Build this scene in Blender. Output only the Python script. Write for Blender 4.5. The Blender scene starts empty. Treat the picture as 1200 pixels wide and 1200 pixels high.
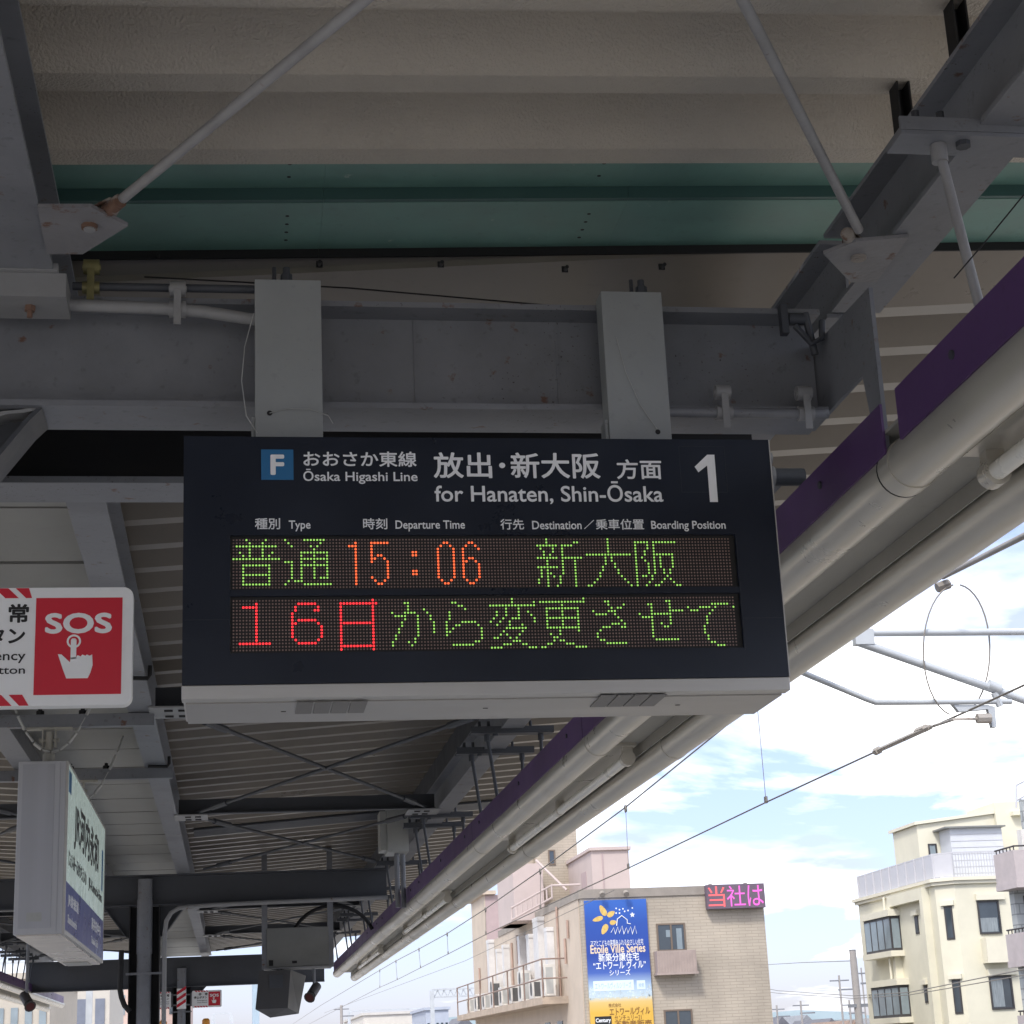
import bpy, math, random
from mathutils import Vector, Matrix
R = math.radians
random.seed(7)
sc = bpy.context.scene
col = sc.collection

# ---------------------------------------------------------------- camera
FPX, SZ = 2119.36, 1200.0          # focal length in photo pixels, photo size
yaw, pit, rol = R(9.12934), R(16.61379), R(-2.63512)
fw = Vector((math.sin(yaw)*math.cos(pit), math.cos(yaw)*math.cos(pit), math.sin(pit)))
rt0 = Vector((math.cos(yaw), -math.sin(yaw), 0)); up0 = rt0.cross(fw)
rt = math.cos(rol)*rt0 + math.sin(rol)*up0
up = -math.sin(rol)*rt0 + math.cos(rol)*up0
CAM = Vector((0, 0, 1.6))
cd = bpy.data.cameras.new('camera'); co = bpy.data.objects.new('camera', cd); col.objects.link(co)
cd.sensor_width = 36; cd.lens = 36*FPX/SZ; cd.clip_start = .05; cd.clip_end = 6000
m = Matrix((rt, up, -fw)).transposed().to_4x4(); m.translation = CAM; co.matrix_world = m
sc.camera = co
def at(px, py, ax, val):
    """point of the place seen at a photo pixel, on the plane x, y or z = val"""
    d = ((px-600)/FPX)*rt - ((py-600)/FPX)*up + fw
    i = 'xyz'.index(ax); t = (val-CAM[i])/d[i]
    return CAM + d*t

# ---------------------------------------------------------------- light
SUN_EL, SUN_AZ = 50, 210           # azimuth clockwise from +Y: behind the camera
w = bpy.data.worlds.new('World'); sc.world = w; w.use_nodes = True
nt = w.node_tree; nt.nodes.clear(); N = nt.nodes.new; L = nt.links.new
out = N('ShaderNodeOutputWorld'); bg = N('ShaderNodeBackground'); bg.inputs[1].default_value = .12
sky = N('ShaderNodeTexSky'); sky.sky_type = 'NISHITA'; sky.sun_disc = False
sky.sun_elevation = R(SUN_EL); sky.sun_rotation = R(SUN_AZ); sky.air_density = 1.0; sky.dust_density = .6; sky.ozone_density = 1.0
tc = N('ShaderNodeTexCoord'); sp = N('ShaderNodeSeparateXYZ'); L(tc.outputs['Generated'], sp.inputs[0])
mz = N('ShaderNodeMath'); mz.operation = 'MAXIMUM'; L(sp.outputs[2], mz.inputs[0]); mz.inputs[1].default_value = 0
az = N('ShaderNodeMath'); az.operation = 'ADD'; L(mz.outputs[0], az.inputs[0]); az.inputs[1].default_value = .16
dx = N('ShaderNodeMath'); dx.operation = 'DIVIDE'; L(sp.outputs[0], dx.inputs[0]); L(az.outputs[0], dx.inputs[1])
dy = N('ShaderNodeMath'); dy.operation = 'DIVIDE'; L(sp.outputs[1], dy.inputs[0]); L(az.outputs[0], dy.inputs[1])
cb = N('ShaderNodeCombineXYZ'); L(dx.outputs[0], cb.inputs[0]); L(dy.outputs[0], cb.inputs[1]); cb.inputs[2].default_value = 1.7
nz = N('ShaderNodeTexNoise'); nz.inputs['Scale'].default_value = 1.15; nz.inputs['Detail'].default_value = 9; nz.inputs['Roughness'].default_value = .56; nz.inputs['Distortion'].default_value = .35
L(cb.outputs[0], nz.inputs['Vector'])
cr = N('ShaderNodeValToRGB'); cr.color_ramp.elements[0].position = .40; cr.color_ramp.elements[1].position = .57
cr.color_ramp.elements[0].color = (0, 0, 0, 1); cr.color_ramp.elements[1].color = (1, 1, 1, 1)
# clouds thin out towards the horizon
le_ = N('ShaderNodeMapRange'); le_.inputs[1].default_value = .03; le_.inputs[2].default_value = .20; le_.inputs[3].default_value = -.20; le_.inputs[4].default_value = 0
L(mz.outputs[0], le_.inputs[0]); sm = N('ShaderNodeMath'); sm.operation = 'ADD'; L(nz.outputs[0], sm.inputs[0]); L(le_.outputs[0], sm.inputs[1])
L(sm.outputs[0], cr.inputs[0])
# thin, grey-blue modelling inside the clouds
nz2 = N('ShaderNodeTexNoise'); nz2.inputs['Scale'].default_value = 2.3; nz2.inputs['Detail'].default_value = 6; L(cb.outputs[0], nz2.inputs['Vector'])
cc = N('ShaderNodeValToRGB'); cc.color_ramp.elements[0].position = .37; cc.color_ramp.elements[1].position = .56
cc.color_ramp.elements[0].color = (3.6, 4.05, 4.7, 1); cc.color_ramp.elements[1].color = (13.0, 13.0, 12.9, 1)
L(nz2.outputs[0], cc.inputs[0])
gain = N('ShaderNodeMix'); gain.data_type = 'RGBA'; gain.blend_type = 'MULTIPLY'; gain.inputs[0].default_value = 1
L(sky.outputs[0], gain.inputs[6]); 
hz_ = N('ShaderNodeMapRange'); hz_.inputs[1].default_value = .02; hz_.inputs[2].default_value = .30; L(mz.outputs[0], hz_.inputs[0])
hc = N('ShaderNodeMix'); hc.data_type = 'RGBA'; hc.inputs[6].default_value = (.57, .58, .83, 1); hc.inputs[7].default_value = (1.10, .95, 1.10, 1)
L(hz_.outputs[0], hc.inputs[0]); L(hc.outputs[2], gain.inputs[7])
mx = N('ShaderNodeMix'); mx.data_type = 'RGBA'
L(cr.outputs[0], mx.inputs[0]); L(gain.outputs[2], mx.inputs[6]); L(cc.outputs[0], mx.inputs[7])
L(mx.outputs[2], bg.inputs[0]); L(bg.outputs[0], out.inputs[0])
ld = bpy.data.lights.new('sun', 'SUN'); ld.energy = 1.8; ld.angle = R(10); ld.color = (1, .95, .88)
lo = bpy.data.objects.new('sun', ld); col.objects.link(lo)
sd = Vector((math.sin(R(SUN_AZ))*math.cos(R(SUN_EL)), math.cos(R(SUN_AZ))*math.cos(R(SUN_EL)), math.sin(R(SUN_EL))))
lo.rotation_euler = (-sd).to_track_quat('-Z', 'Y').to_euler(); lo.location = sd*60
vs = sc.view_settings; sc.display_settings.display_device = 'sRGB'
vs.view_transform = 'Standard'; vs.look = 'None'; vs.exposure = .87; vs.gamma = 1; vs.use_curve_mapping = False
cy = sc.cycles; cy.use_denoising = True; cy.max_bounces = 8; cy.diffuse_bounces = 5; cy.glossy_bounces = 3; cy.sample_clamp_indirect = 6
cy.use_adaptive_sampling = False

# ---------------------------------------------------------------- materials
def M(name, c, rough=.6, metal=0., var=.10, vs_=2.5, bump=0., bs=60., rust=0., dirt=0., chip=0., emit=None, es=0., stretch=(1, 1, 1), spec=.5, rust_col=(.135, .058, .03)):
    m = bpy.data.materials.new(name); m.use_nodes = True
    t = m.node_tree; p = t.nodes['Principled BSDF']; n = t.nodes.new; l = t.links.new
    p.inputs['Roughness'].default_value = rough; p.inputs['Metallic'].default_value = metal
    p.inputs['Specular IOR Level'].default_value = spec
    g = n('ShaderNodeNewGeometry'); mp = n('ShaderNodeVectorMath'); mp.operation = 'MULTIPLY'; mp.inputs[1].default_value = stretch
    l(g.outputs['Position'], mp.inputs[0])
    cur = None
    base = (c[0], c[1], c[2], 1)
    if var:
        a = n('ShaderNodeTexNoise'); a.inputs['Scale'].default_value = vs_; a.inputs['Detail'].default_value = 8; a.inputs['Roughness'].default_value = .62
        l(mp.outputs[0], a.inputs['Vector'])
        r = n('ShaderNodeMapRange'); r.inputs[1].default_value = .3; r.inputs[2].default_value = .7; r.inputs[3].default_value = 1-var; r.inputs[4].default_value = 1+var
        l(a.outputs[0], r.inputs[0])
        x = n('ShaderNodeMix'); x.data_type = 'RGBA'; x.blend_type = 'MULTIPLY'; x.inputs[0].default_value = 1; x.inputs[6].default_value = base
        l(r.outputs[0], x.inputs[7]); cur = x.outputs[2]
        rr = n('ShaderNodeMapRange'); rr.inputs[1].default_value = .3; rr.inputs[2].default_value = .7
        rr.inputs[3].default_value = max(.05, rough-.08); rr.inputs[4].default_value = min(1, rough+.1)
        l(a.outputs[0], rr.inputs[0]); l(rr.outputs[0], p.inputs['Roughness'])
    def layer(scale, lo_, hi, colr, amount, cur, st=None):
        a = n('ShaderNodeTexNoise'); a.inputs['Scale'].default_value = scale; a.inputs['Detail'].default_value = 6; a.inputs['Roughness'].default_value = .6
        l(g.outputs['Position'] if st is None else st, a.inputs['Vector'])
        r = n('ShaderNodeMapRange'); r.inputs[1].default_value = lo_; r.inputs[2].default_value = hi; r.inputs[4].default_value = amount
        l(a.outputs[0], r.inputs[0])
        x = n('ShaderNodeMix'); x.data_type = 'RGBA'; l(r.outputs[0], x.inputs[0])
        if cur is None: x.inputs[6].default_value = base
        else: l(cur, x.inputs[6])
        x.inputs[7].default_value = (*colr, 1); return x.outputs[2]
    if dirt: cur = layer(1.3, .48, .75, tuple(v*.45 for v in c), dirt, cur); cur = layer(23, .60, .74, tuple(v*.35 for v in c), dirt, cur)
    if chip:
        m1 = n('ShaderNodeTexNoise'); m1.inputs['Scale'].default_value = 2.2; m1.inputs['Detail'].default_value = 3; l(g.outputs['Position'], m1.inputs['Vector'])
        m2 = n('ShaderNodeTexNoise'); m2.inputs['Scale'].default_value = 85; m2.inputs['Detail'].default_value = 4; l(g.outputs['Position'], m2.inputs['Vector'])
        r1 = n('ShaderNodeMapRange'); r1.inputs[1].default_value = .50; r1.inputs[2].default_value = .66; l(m1.outputs[0], r1.inputs[0])
        r2 = n('ShaderNodeMapRange'); r2.inputs[1].default_value = .66; r2.inputs[2].default_value = .70; l(m2.outputs[0], r2.inputs[0])
        mm = n('ShaderNodeMath'); mm.operation = 'MULTIPLY'; l(r1.outputs[0], mm.inputs[0]); l(r2.outputs[0], mm.inputs[1])
        m3 = n('ShaderNodeMath'); m3.operation = 'MULTIPLY'; l(mm.outputs[0], m3.inputs[0]); m3.inputs[1].default_value = chip
        x = n('ShaderNodeMix'); x.data_type = 'RGBA'; l(m3.outputs[0], x.inputs[0])
        if cur is None: x.inputs[6].default_value = base
        else: l(cur, x.inputs[6])
        x.inputs[7].default_value = (.03, .022, .018, 1); cur = x.outputs[2]
    if rust: cur = layer(11, .70-.10*rust, .76-.10*rust, rust_col, .85, cur)
    if cur is not None: l(cur, p.inputs['Base Color'])
    else: p.inputs['Base Color'].default_value = base
    if bump:
        b = n('ShaderNodeTexNoise'); b.inputs['Scale'].default_value = bs; b.inputs['Detail'].default_value = 3
        l(mp.outputs[0], b.inputs['Vector'])
        bm = n('ShaderNodeBump'); bm.inputs['Strength'].default_value = bump; bm.inputs['Distance'].default_value = .01
        l(b.outputs[0], bm.inputs['Height']); l(bm.outputs[0], p.inputs['Normal'])
    if emit:
        p.inputs['Emission Color'].default_value = (*emit, 1); p.inputs['Emission Strength'].default_value = es
    return m
def brickmat(name, c1, c2, mortar, bw, bh, ms=.012, rough=.8, swap=False):
    m = bpy.data.materials.new(name); m.use_nodes = True
    t = m.node_tree; p = t.nodes['Principled BSDF']; n = t.nodes.new; l = t.links.new
    g = n('ShaderNodeNewGeometry'); s = n('ShaderNodeSeparateXYZ'); l(g.outputs['Position'], s.inputs[0])
    ad = n('ShaderNodeMath'); ad.operation = 'ADD'; l(s.outputs[0], ad.inputs[0]); l(s.outputs[1], ad.inputs[1])
    c = n('ShaderNodeCombineXYZ'); l(ad.outputs[0], c.inputs[0]); l(s.outputs[2], c.inputs[1])
    b = n('ShaderNodeTexBrick'); l(c.outputs[0], b.inputs['Vector'])
    b.inputs['Color1'].default_value = (*c1, 1); b.inputs['Color2'].default_value = (*c2, 1); b.inputs['Mortar'].default_value = (*mortar, 1)
    b.inputs['Scale'].default_value = 1; b.inputs['Brick Width'].default_value = bw; b.inputs['Row Height'].default_value = bh; b.inputs['Mortar Size'].default_value = ms
    a = n('ShaderNodeTexNoise'); a.inputs['Scale'].default_value = .8; a.inputs['Detail'].default_value = 8; l(g.outputs['Position'], a.inputs['Vector'])
    r = n('ShaderNodeMapRange'); r.inputs[1].default_value = .3; r.inputs[2].default_value = .7; r.inputs[3].default_value = .85; r.inputs[4].default_value = 1.12; l(a.outputs[0], r.inputs[0])
    x = n('ShaderNodeMix'); x.data_type = 'RGBA'; x.blend_type = 'MULTIPLY'; x.inputs[0].default_value = 1; l(b.outputs[0], x.inputs[6]); l(r.outputs[0], x.inputs[7])
    l(x.outputs[2], p.inputs['Base Color']); p.inputs['Roughness'].default_value = rough
    bm = n('ShaderNodeBump'); bm.inputs['Strength'].default_value = .4; bm.inputs['Distance'].default_value = .01; bm.invert = True
    l(b.outputs['Fac'], bm.inputs['Height']); l(bm.outputs[0], p.inputs['Normal'])
    return m
def glassmat(name, c, rough=.06):
    return M(name, c, rough, 0, var=.25, vs_=.7, spec=.9)

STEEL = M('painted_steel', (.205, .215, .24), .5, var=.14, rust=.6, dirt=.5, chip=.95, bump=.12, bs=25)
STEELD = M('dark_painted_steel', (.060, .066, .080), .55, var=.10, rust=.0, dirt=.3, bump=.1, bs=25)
STEELL = M('light_painted_steel', (.285, .29, .30), .5, var=.08, rust=.1, dirt=.25, bump=.1, bs=30)
RUSTY = M('rusty_steel', (.33, .30, .275), .75, var=.25, rust=1.9, dirt=.3, bump=.4, bs=45)
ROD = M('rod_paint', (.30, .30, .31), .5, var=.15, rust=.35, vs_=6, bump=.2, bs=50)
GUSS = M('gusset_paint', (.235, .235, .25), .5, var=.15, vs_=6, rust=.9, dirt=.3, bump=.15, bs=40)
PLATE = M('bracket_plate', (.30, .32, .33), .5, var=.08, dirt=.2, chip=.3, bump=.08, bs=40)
BLACKST_SHADE = M('black_parts_and_shade', (.012, .012, .014), .7, var=.2)  # real black parts, and the shade painted into a crossbeam web and the columns
GALV = M('galvanised_steel', (.46, .47, .47), .42, .35, var=.18, vs_=14, rust=.1)
ROOF = M('sprayed_roof_lining', (.53, .49, .435), .95, var=.06, vs_=1.6, dirt=.12, bump=.9, bs=95)
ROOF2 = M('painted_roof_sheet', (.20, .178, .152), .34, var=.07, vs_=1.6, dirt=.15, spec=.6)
CEIL = M('ceiling_board', (.30, .305, .295), .7, var=.07, dirt=.15)
GREEN = M('green_gutter', (.135, .265, .235), .45, var=.14, vs_=4, dirt=.25, rust=.25, rust_col=(.40, .45, .42))
GREEND = M('green_gutter_step_shade', (.045, .11, .105), .5, var=.1)  # darker green puts the shade of the step riser into its colour
PURPLE = M('purple_fascia', (.10, .045, .155), .42, var=.14, vs_=1.2, dirt=.35, chip=.25)
CREAM = M('cream_pipe', (.55, .525, .47), .32, .45, var=.05, vs_=3)
CREAMD = M('trough_panel', (.34, .33, .30), .5, var=.08, dirt=.2)
LAMP = M('lamp_tube', (.78, .77, .72), .3, var=.03)
NAVY = M('sign_face', (.008, .013, .026), .32, var=.12, spec=.45)
NAVY2 = M('sign_seam', (.022, .027, .038), .35, var=0)
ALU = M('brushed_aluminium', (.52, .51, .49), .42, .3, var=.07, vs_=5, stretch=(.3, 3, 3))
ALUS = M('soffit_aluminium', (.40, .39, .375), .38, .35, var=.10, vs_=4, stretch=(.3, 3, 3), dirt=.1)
ALUD = M('vent_grille', (.20, .195, .19), .6, var=.05)
WHITE = M('white_lettering', (.86, .87, .89), .5, var=.0)
BLUE = M('line_blue', (.02, .15, .34), .45, var=.03)
SCREEN = M('led_board', (.008, .007, .007), .55, var=0)
LEDOFF = M('led_off', (.28, .185, .165), .5, var=.2, vs_=40)
LEDG = M('led_green', (.05, .1, .02), .5, var=0, emit=(.42, .84, .16), es=.51)
LEDO = M('led_orange', (.1, .03, .01), .5, var=0, emit=(1, .14, .045), es=.82)
LEDR = M('led_red', (.1, .01, .01), .5, var=0, emit=(1, .035, .045), es=.86)
SOSW = M('sign_white', (.84, .85, .85), .4, var=.03, dirt=.06)
SOSR = M('sign_red', (.60, .014, .035), .4, var=.04)
INK = M('black_ink', (.012, .012, .013), .5, var=0)
JRF = M('station_sign_face', (.70, .80, .75), .25, var=.03, emit=(.75, .95, .86), es=.10)
JRB = M('station_sign_blue', (.055, .075, .30), .3, var=.04)
BRASS = M('brass_fitting', (.24, .22, .10), .5, .4, var=.3, vs_=12)
GREYBOX = M('grey_cabinet', (.20, .205, .20), .5, var=.08, dirt=.2)
GREYBOXL = M('light_grey_cabinet', (.42, .43, .42), .45, var=.08, dirt=.2)
WIRE = M('overhead_wire', (.22, .20, .18), .5, .4, var=.1)
TUBEG = M('galvanised_tube', (.50, .53, .56), .45, .2, var=.08)
CONC = M('concrete', (.45, .435, .41), .9, var=.15, dirt=.3, bump=.3, bs=30)
PLAT = M('platform_paving', (.60, .58, .545), .85, var=.12, dirt=.2)
BALL = M('ballast', (.38, .34, .295), .95, var=.35, vs_=14, bump=1, bs=25)
RAIL = M('rail_steel', (.20, .13, .09), .45, .5, var=.2)
ORANGE = M('orange_lamp_cover', (.75, .30, .02), .35, var=.05)
GLASS = glassmat('window_glass', (.045, .06, .075))
GLASSB = glassmat('bright_window_glass', (.22, .27, .30))
FRAME = M('window_frame', (.045, .042, .045), .5, var=.05)
FRAMEB = M('bronze_frame', (.16, .12, .09), .5, var=.05)
BRICK = brickmat('beige_tile', (.43, .375, .305), (.405, .355, .29), (.34, .295, .24), .45, .105, .011)
BEIGE = M('beige_render', (.52, .44, .36), .85, var=.07, vs_=.7, dirt=.18)
PINK = M('pink_render', (.50, .42, .40), .85, var=.06, vs_=.8, dirt=.12)
MAUVE = M('mauve_render', (.42, .33, .335), .85, var=.06, dirt=.15)
PARA = M('parapet_grey', (.28, .25, .22), .8, var=.12, dirt=.3)
DUCT = M('duct_white', (.62, .61, .60), .5, var=.08, dirt=.25)
ACW = M('air_conditioner_white', (.66, .64, .60), .5, var=.08, dirt=.3)
FAN = M('fan_grille', (.10, .10, .10), .6, var=.1)
CREAMW = M('cream_render', (.66, .63, .51), .8, var=.08, vs_=.5, dirt=.10)
CREAMT = M('cream_trim', (.68, .645, .53), .8, var=.04)
RAILP = M('balcony_panel', (.50, .50, .53), .4, var=.04)
GREYB = M('grey_render', (.45, .40, .40), .85, var=.08, dirt=.2)
TILEG = brickmat('grey_tile', (.42, .44, .43), (.38, .40, .40), (.25, .26, .26), .5, .3, .02)
GBLOCK = brickmat('glass_block', (.42, .50, .46), (.36, .45, .42), (.12, .13, .13), .3, .3, .04, .15)
ROOFT = M('house_roof', (.13, .13, .15), .7, var=.2, vs_=1.5)
WALLH = M('house_wall', (.55, .53, .50), .85, var=.1)
GRND = M('city_ground', (.17, .17, .16), .95, var=.25, vs_=.08)
HILL = M('far_hills', (.22, .28, .31), 1, var=.15, vs_=.004)
POLE = M('concrete_pole', (.33, .31, .30), .85, var=.1, dirt=.2)
BBLUE = None

# ---------------------------------------------------------------- helpers
OFF = {}
class MB:
    def __init__(s): s.v = []; s.f = []; s.fs = []
    def add(s, vs, fs, sm=False):
        o = len(s.v); s.v += [tuple(v) for v in vs]; s.f += [tuple(i+o for i in f) for f in fs]; s.fs += [sm]*len(fs); return s
    def box(s, x0, x1, y0, y1, z0, z1):
        x0, x1 = min(x0, x1), max(x0, x1); y0, y1 = min(y0, y1), max(y0, y1); z0, z1 = min(z0, z1), max(z0, z1)
        return s.add([(x0, y0, z0), (x1, y0, z0), (x1, y1, z0), (x0, y1, z0), (x0, y0, z1), (x1, y0, z1), (x1, y1, z1), (x0, y1, z1)],
                     [(0, 3, 2, 1), (4, 5, 6, 7), (0, 1, 5, 4), (1, 2, 6, 5), (2, 3, 7, 6), (3, 0, 4, 7)])
    def prism(s, pts, vec):
        n = len(pts); v = Vector(vec); a = [Vector(p) for p in pts]
        nn = Vector((0, 0, 0))
        for i in range(n): nn += a[i].cross(a[(i+1) % n])
        if nn.dot(v) > 0: a = a[::-1]
        return s.add(a+[p+v for p in a], [tuple(range(n)), tuple(range(2*n-1, n-1, -1))]+[(i+n, (i+1) % n+n, (i+1) % n, i) for i in range(n)])
    def tube(s, p0, p1, r, n=10, r1=None):
        return s.path([p0, p1], r, n, r1)
    def path(s, pts, r, n=10, r1=None):
        P = [Vector(p) for p in pts]; k = len(P); rings = []
        d = (P[1]-P[0]).normalized(); a = d.orthogonal().normalized()
        for i in range(k):
            t = (P[min(i+1, k-1)]-P[max(i-1, 0)]).normalized()
            a = (a-t*a.dot(t)).normalized(); b = t.cross(a)
            rr = r if r1 is None else r+(r1-r)*i/(k-1)
            rings += [P[i]+rr*(math.cos(2*math.pi*j/n)*a+math.sin(2*math.pi*j/n)*b) for j in range(n)]
        fs = []
        for i in range(k-1):
            for j in range(n):
                q = i*n; fs.append((q+j, q+(j+1) % n, q+n+(j+1) % n, q+n+j))
        s.add(rings, fs+[tuple(range(n))[::-1], tuple(range((k-1)*n, k*n))], True); return s
    def disc(s, c, u, v, r, n=8):
        c, u, v = Vector(c), Vector(u), Vector(v)
        return s.add([c+r*(math.cos(2*math.pi*(j+.5)/n)*u+math.sin(2*math.pi*(j+.5)/n)*v) for j in range(n)], [tuple(range(n))])
    def bolt(s, c, d, r=.018, h=.02):
        c = Vector(c); d = Vector(d).normalized(); s.tube(c, c+d*h, r, 6); s.tube(c+d*h, c+d*(h+.022), r*.5, 8); return s
    def ibeam(s, ax, a0, a1, c, z0, z1, w_, tf=.016, tw=.011):
        for b in ((c-w_/2, c+w_/2, z0, z0+tf), (c-w_/2, c+w_/2, z1-tf, z1), (c-tw/2, c+tw/2, z0+tf, z1-tf)):
            if ax == 'x': s.box(a0, a1, b[0], b[1], b[2], b[3])
            else: s.box(b[0], b[1], a0, a1, b[2], b[3])
        return s
    def build(s, name, mat, parent=None, bevel=0., smooth=True):
        me = bpy.data.meshes.new(name); o = Vector(OFF.get(parent.name, (0, 0, 0))) if parent else Vector((0, 0, 0))
        me.from_pydata([Vector(v)-o for v in s.v], [], s.f); me.update()
        if smooth and any(s.fs):
            me.polygons.foreach_set('use_smooth', s.fs); me.set_sharp_from_angle(angle=R(40))
        ob = bpy.data.objects.new(name, me); col.objects.link(ob); me.materials.append(mat)
        if parent: ob.parent = parent; OFF[ob.name] = o
        else: OFF[ob.name] = Vector((0, 0, 0))
        if bevel:
            b = ob.modifiers.new('bevel', 'BEVEL'); b.width = bevel; b.segments = 2; b.limit_method = 'ANGLE'; b.angle_limit = R(50)
        return ob
def thing(name, label, cat, loc=(0, 0, 0), group=None):
    o = bpy.data.objects.new(name, None); col.objects.link(o); o.empty_display_size = .2
    o.location = loc; OFF[o.name] = Vector(loc); o['label'] = label; o['category'] = cat
    if group: o['group'] = group
    return o
def tag(o, label, cat, group=None):
    o['label'] = label; o['category'] = cat
    if group: o['group'] = group
    return o
def structure(o): o['kind'] = 'structure'; return o
def dup(o, parent=None):
    c = o.copy(); col.objects.link(c); OFF[c.name] = OFF.get(o.name, Vector((0, 0, 0)))
    if parent: c.parent = parent
    for ch in o.children: dup(ch, c)
    return c
VF = None
def text(name, body, mat, parent, box, u, v, bold=.0, extr=.0015, sx=None, halign='fill', reg=None):
    """writing fitted to the rectangle box = (origin, width, height) along u (reading direction) and v (up)"""
    cu = bpy.data.curves.new('lettering', 'FONT'); cu.body = body; cu.size = 1; cu.resolution_u = 4
    to = bpy.data.objects.new('lettering_source', cu); col.objects.link(to)
    bpy.context.view_layer.update()
    dg = bpy.context.evaluated_depsgraph_get(); me = bpy.data.meshes.new_from_object(to.evaluated_get(dg))
    bpy.data.objects.remove(to); bpy.data.curves.remove(cu)
    xs = [q.co.x for q in me.vertices]; ys = [q.co.y for q in me.vertices]
    x0, x1, y0, y1 = min(xs), max(xs), min(ys), max(ys)
    o0, W, H = box; o0 = Vector(o0); u = Vector(u); v = Vector(v); nrm = u.cross(v)
    W0 = (x1-x0) or 1; H0 = (y1-y0) or 1
    off = Vector(OFF.get(parent.name, (0, 0, 0)))
    for q in me.vertices:
        p = o0 + u*((q.co.x-x0)/W0*W) + v*((q.co.y-y0)/H0*H); q.co = p-off
    n0 = len(me.vertices)
    verts = [q.co.copy() for q in me.vertices]; faces = [tuple(f.vertices) for f in me.polygons]
    # thin raised letters: front face, plus side walls along the outline
    ec = {}
    for f in faces:
        for i in range(len(f)):
            e = (f[i], f[(i+1) % len(f)]); ec[e] = 1
    side = [e for e in ec if (e[1], e[0]) not in ec]
    vv = []; ff = []
    sh = [(0, 0)] if bold <= 0 else [(0, 0)]+[(bold*math.cos(k*math.pi/4), bold*math.sin(k*math.pi/4)) for k in range(8)]
    ku, kv = W/W0, H/H0; cen = o0+u*W/2+v*H/2-off
    for i, (su, sv) in enumerate(sh):
        # each copy is shrunk so the bold letters still fill the measured rectangle
        fu, fv = 1-2*bold/W0, 1-2*bold/H0
        q = [cen+u*((p-cen).dot(u)*fu+su*ku*.9)+v*((p-cen).dot(v)*fv+sv*kv*.9) for p in verts]
        e = extr-extr*.03*i; o = len(vv)
        vv += [p+nrm*e for p in q]+q
        ff += [tuple(j+o for j in f) for f in faces]+[(b_+o, a_+o, a_+n0+o, b_+n0+o) for a_, b_ in side]
    me2 = bpy.data.meshes.new(name); me2.from_pydata(vv, [], ff); me2.update(); bpy.data.meshes.remove(me)
    me2.materials.append(mat)
    ob = bpy.data.objects.new(name, me2); col.objects.link(ob); ob.parent = parent; OFF[ob.name] = off
    return ob
# ---------------------------------------------------------------- setting: ground, platform, track
XC = -1.2                          # centre line of the island platform
g = MB(); g.add([(-3000, -3000, -6.5), (3000, -3000, -6.5), (3000, 5000, -6.5), (-3000, 5000, -6.5)], [(0, 1, 2, 3)])
structure(g.build('ground', GRND))
g = MB(); g.box(-15.5, 13.5, -70, 300, -1.9, -1.45); structure(g.build('viaduct_deck', CONC))
g = MB(); g.box(4.0, 9.6, -70, 300, -1.446, -1.25); g.box(-12, -6.4, -70, 300, -1.446, -1.25); structure(g.build('track_ballast', BALL))
g = MB(); g.box(-6.4, 4.0, -70, 60, -1.446, -.004); structure(g.build('platform', PLAT))
g = MB(); g.box(3.3, 3.6, -70, 60, -.003, .004); g.box(-6.0, -5.7, -70, 60, -.003, .004); structure(g.build('tactile_strip', M('tactile_yellow', (.55, .38, .03), .8, var=.1)))
for xr in (5.6-.534, 5.6+.534, -8.0-.534, -8.0+.534):
    g = MB(); g.box(xr-.035, xr+.035, -30, 300, -1.245, -1.10); structure(g.build('rail', RAIL))
g = MB()
for k in range(120): g.box(4.5, 6.7, -28+k*.9, -27.76+k*.9, -1.26, -1.235)
structure(g.build('sleepers', CONC))
for xw, nm in ((9.9, 'grey concrete parapet wall along the far side of the right track'), (-12.3, 'grey concrete parapet wall along the far side of the left track')):
    g = MB(); g.box(xw-.12, xw+.12, -30, 300, -1.44, .1); tag(g.build('parapet_wall', CONC), nm.replace('right track', 'contact wire track').replace('left track', 'other track'), 'wall')

# ---------------------------------------------------------------- canopy
def roof_z(x): return 4.65+.035*(abs(x-XC)-2.1)
def roof_f(x): return 4.47+.071*(abs(x-XC)-.74)
XL, XR, XLL, XRR = -.665, 2.20, -1.75, -4.60      # longitudinal beams
def fold_profile(y0, y1, far_edge):
    """folded-plate roof section from y0 to y1, points (y, height); bottom flats end at far_edge + k*0.5"""
    pts = []; k = math.floor((y0-far_edge)/.5)
    while True:
        e = far_edge+k*.5; k += 1
        if e-.5 > y1: break
        for q in ((e-.39, .17), (e-.22, .17), (e-.11, 0), (e, 0)):
            if y0 <= q[0] <= y1: pts.append(q)
    return pts
def roof_wing(mb, prof, xa, xb, zf):
    n = len(prof); v = []
    for x in (xa, xb):
        for dz in (0, .025):
            v += [(x, y, zf(x)+h+dz) for y, h in prof]
    f = []
    for i in range(n-1):
        f.append((i, i+1, 2*n+i+1, 2*n+i)); f.append((n+i, 3*n+i, 3*n+i+1, n+i+1))
        f.append((i, n+i, n+i+1, i+1)); f.append((2*n+i, 2*n+i+1, 3*n+i+1, 3*n+i))
    f.append((0, 2*n, 3*n, n)); f.append((n-1, 2*n-1, 4*n-1, 3*n-1))
    mb.add(v, f)
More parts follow.
